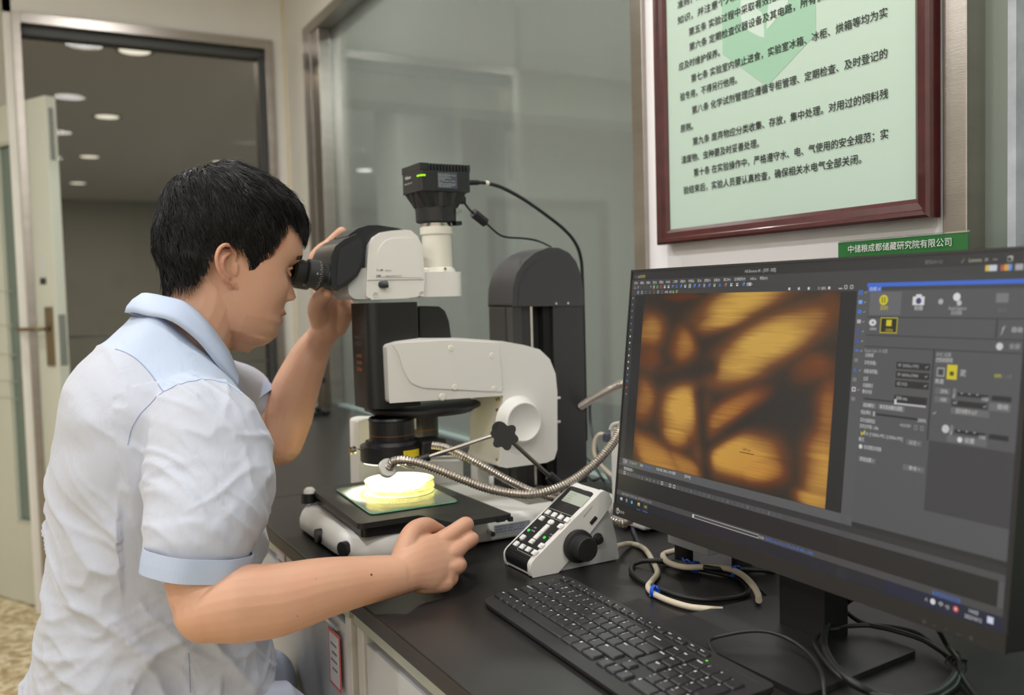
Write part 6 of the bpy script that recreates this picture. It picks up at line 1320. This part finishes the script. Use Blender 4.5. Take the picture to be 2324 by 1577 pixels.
mp_ = nt.nodes.new('ShaderNodeMapping'); mp_.inputs['Scale'].default_value = (1.6, 1.2, .55); mp_.inputs['Rotation'].default_value = (0, .5, 0); tc_ = nt.nodes.new('ShaderNodeTexCoord'); nt.links.new(tc_.outputs['Object'], mp_.inputs[0]); nt.links.new(mp_.outputs[0], n3.inputs['Vector'])
b2_ = nt.nodes.new('ShaderNodeBump'); b2_.inputs['Strength'].default_value = .30; b2_.inputs['Distance'].default_value = .006; nt.links.new(n3.outputs[0], b2_.inputs['Height']); old = b_.inputs['Normal'].links[0].from_socket; nt.links.new(old, b2_.inputs['Normal']); nt.links.new(b2_.outputs[0], b_.inputs['Normal'])
me.materials.append(shirt_m); me.polygons.foreach_set('use_smooth', [True]*len(sf))
tree1 = bvh(sv2, sf)
def on_shirt(px, py, off=.0006):
    h = tree1.ray_cast(EYE, _ray(px, py).normalized())
    return None if not h[0] else h[0]+h[1]*off
yoke = [(325, 700), (250, 758), (212, 790), (300, 806), (345, 850), (371, 889), (430, 866), (480, 862), (522, 876), (545, 878), (560, 840), (480, 760), (400, 700)]
yk = [onp_ for onp_ in (on_shirt(a, b) for a, b in [(222, 778), (300, 808), (345, 850), (371, 889), (430, 866), (480, 862), (524, 878)]) if onp_]
# yoke: the shoulders above a seam plane carry a second, bluer layer
cols = []; cloth, ykc = (lin(186), lin(191), lin(206), 1), (lin(184), lin(198), lin(222), 1)
yoke = [(345, 640), (200, 700), (180, 770), (222, 778), (262, 792), (300, 808), (328, 832), (350, 860), (371, 889), (400, 874), (430, 866), (470, 862), (500, 867), (528, 880), (548, 896), (600, 870), (560, 640)]
def inside(x, y):
    c = False
    for (xa_, ya_), (xb_, yb_) in zip(yoke, yoke[1:]+yoke[:1]):
        if (ya_ > y) != (yb_ > y) and x < (xb_-xa_)*(y-ya_)/(yb_-ya_)+xa_: c = not c
    return c
for p in sv2:
    q_ = Vector((p.x, HM-abs(p.y-HM), p.z))-EYE; zz = q_.dot(FW); px_, py_ = 1162+FPX*q_.dot(RX)/zz, 788.5-FPX*q_.dot(UY)/zz
    cols += ykc if inside(px_, py_) and p.z > .2 else cloth
ca_ = me.color_attributes.new('Col', 'FLOAT_COLOR', 'POINT'); ca_.data.foreach_set('color', cols)
seam_m = mat('seam_thread', (150, 162, 190), .8)
for nm, pl in (('shoulder_seam', [(371, 889), (400, 874), (430, 866), (470, 862), (500, 867), (528, 880), (548, 896)]), ('yoke_seam', [(222, 778), (262, 792), (300, 808), (328, 832), (350, 860), (371, 889)]), ('armhole_seam', [(371, 889), (345, 912), (318, 940), (298, 975), (290, 1010)]), ('side_seam', [(428, 1482), (430, 1520), (432, 1572)])):
    pts = [p for p in (on_shirt(a, b, .0002) for a, b in pl) if p]
    if len(pts) > 2:
        pp = []
        for q_ in smooth_path(pts, 5):
            nr = tree1.find_nearest(q_); pp.append(nr[0]+nr[1]*.0001)
        MB().tube(pp, .0008, 6).build(nm, seam_m, shirt)
# sleeve hem band (near arm) and far arm hem
def band(ctr, axis, a, b, side, wd, nm, n=84, th=.0016, flare=.0):
    axis = Vector(axis).normalized(); s = Vector(side); s = (s-axis*s.dot(axis)).normalized(); q_ = axis.cross(s); m = MB(); vs = []; c_ = Vector(ctr)
    prof = [(0, 0), (wd*.5, .0005), (wd, flare), (wd, flare-th), (wd*.5, -th), (0, -th)]
    for (h, o) in prof:
        for k in range(n):
            t = 2*math.pi*k/n; wob = .0018*math.sin(3*t+1)+.0012*math.sin(7*t)
            vs.append(c_+axis*h+s*math.cos(t)*(a+o+wob)+q_*math.sin(t)*(b+o+wob))
    np_ = len(prof); m.add(vs, [(i*n+k, i*n+(k+1) % n, ((i+1) % np_)*n+(k+1) % n, ((i+1) % np_)*n+k) for i in range(np_) for k in range(n)], False)
    return m.build(nm, mat('hem_cloth', (180, 194, 220), .72, bump=.1, bscale=900), shirt)
ax_ = (Vector((.200, 1.190, .015))-Vector((.215, 1.232, .10)))
band(Vector((.1985, 1.205, .104)), Vector((-.20, -.02, -1)), .0680, .0665, (1, 0, 0), .030, 'sleeve_hem')
axl = dep(600, 968, 1.66)-dep(560, 925, 1.66)
band(dep(548, 905, 1.652), axl, .057, .057, (0, 0, 1), .028, 'sleeve_hem')
# collar
CU = [(.186, .437, 0), (.190, .4355, .035), (.205, .431, .055), (.238, .419, .063), (.270, .385, .061), (.297, .343, .054), (.310, .309, .042)]
CL = [(.160, .408, 0), (.166, .408, .045), (.180, .403, .076), (.209, .394, .094), (.243, .364, .097), (.273, .323, .090), (.303, .291, .070)]
def mirr(T): return [Vector((x, HM+o, z)) for x, z, o in T[::-1]]+[Vector((x, HM-o, z)) for x, z, o in T[1:]]
PU_, PL_ = smooth_path(mirr(CU), 5), smooth_path(mirr(CL), 5); rows = []
for k, (up_, lo_) in enumerate(zip(PU_, PL_)):
    ax2_ = Vector((.245, HM, (up_.z+lo_.z)/2)); out = Vector((lo_.x-ax2_.x+ (0 if lo_.x < .22 else (lo_.x-.22)*-.6), (lo_.y-HM)*1.3, .02)).normalized()
    rows.append([lo_+out*.0035, lo_.lerp(up_, .3)+out*.008, lo_.lerp(up_, .65)+out*.0085, up_+out*.004, up_+Vector((0, 0, .0012)), up_-out*.003, up_-out*.003+Vector((0, 0, -.030)), lo_.lerp(up_, .5)+out*.002, lo_+out*.0005])
nr_ = len(rows[0]); vs = [p for r_ in rows for p in r_]
co = MB().add(vs, [(i*nr_+k, (i+1)*nr_+k, (i+1)*nr_+(k+1) % nr_, i*nr_+(k+1) % nr_) for i in range(len(rows)-1) for k in range(nr_)], True)
co.add(vs, [tuple(range(nr_)), tuple(range((len(rows)-1)*nr_, len(rows)*nr_))[::-1]]).build('collar', mat('collar_cloth', (186, 200, 226), .7, bump=.1, bscale=900), shirt)
# ---- trousers and shoes
tr = MB(); limb(tr, [(Vector((.125, HM, -.20)), .17, .125), (Vector((.12, HM, -.25)), .175, .115)], (0, 1, 0), 28)
for sgn, kx in ((-1, .475), (1, .485)):
    y = HM+sgn*.10
    limb(tr, [(Vector((.13, y, -.255)), .088, .085), (Vector((.28, y+sgn*.01, -.228)), .082, .078), (Vector((kx-.13, y+sgn*.02, -.262)), .068, .068)], (0, 1, 0), 24)
    limb(tr, [(Vector((kx-.13, y+sgn*.03, -.285)), .064, .062), (Vector((kx-.16, y+sgn*.03, -.50)), .058, .056), (Vector((kx-.18, y+sgn*.03, -.70)), .055, .054)], (0, 1, 0), 24)
tv, tf = remesh(tr, .006, 5, .5)
mt = bpy.data.meshes.new('trousers'); mt.from_pydata([v_+offm for v_ in tv], [], tf); mt.update(); nr2 = [v_.normal.copy() for v_ in mt.vertices]
for v_, p, nn_ in zip(mt.vertices, tv, nr2): v_.co = p+nn_*(.006*noise.noise(p*16)+.005*(1-abs(noise.noise(p*9))*2)**3)+offm
mt.materials.append(mat('trouser_cloth', (184, 192, 210), .75, bump=.1, bscale=800)); mt.polygons.foreach_set('use_smooth', [True]*len(tf))
to = bpy.data.objects.new('trousers', mt); C.objects.link(to); to.parent = man
for sgn, kx in ((-1, .475), (1, .485)):
    y = HM+sgn*.13; m2 = MB(); limb(m2, [(Vector((kx-.21, y, -.765)), .040, .034), (Vector((kx-.13, y, -.768)), .045, .031), (Vector((kx-.05, y, -.775)), .042, .024)], (0, 1, 0), 18)
    m2.build('shoe', mat('shoe_black', (26, 25, 26), .35), man)
# ---- lab stool under him
stl = thing('lab_stool', (.12, HM, -.8), 'round black swivel stool the man sits on, mostly out of view', 'stool')
MB().lathe((.12, HM, -.372), (0, 0, -1), [(-.002, 0), (-.002, .165), (.008, .180), (.045, .180), (.055, .165), (.055, 0)], 40).build('seat', black_rb, stl, bevel=.003)
MB().cyl((.12, HM, -.70), (.12, HM, -.425), .025, n=20).build('gas_lift', chrome, stl)
for k in range(5):
    a = k*2*math.pi/5+.3; e = Vector((.12+.24*math.cos(a), HM+.24*math.sin(a), -.745)); MB().tube([(.12, HM, -.70), e], [.024, .016], 10).build('foot_spoke', chrome, stl); MB().cyl((e.x, e.y-.012, -.774), (e.x, e.y+.012, -.774), .026, n=18).build('caster', black_rb, stl)
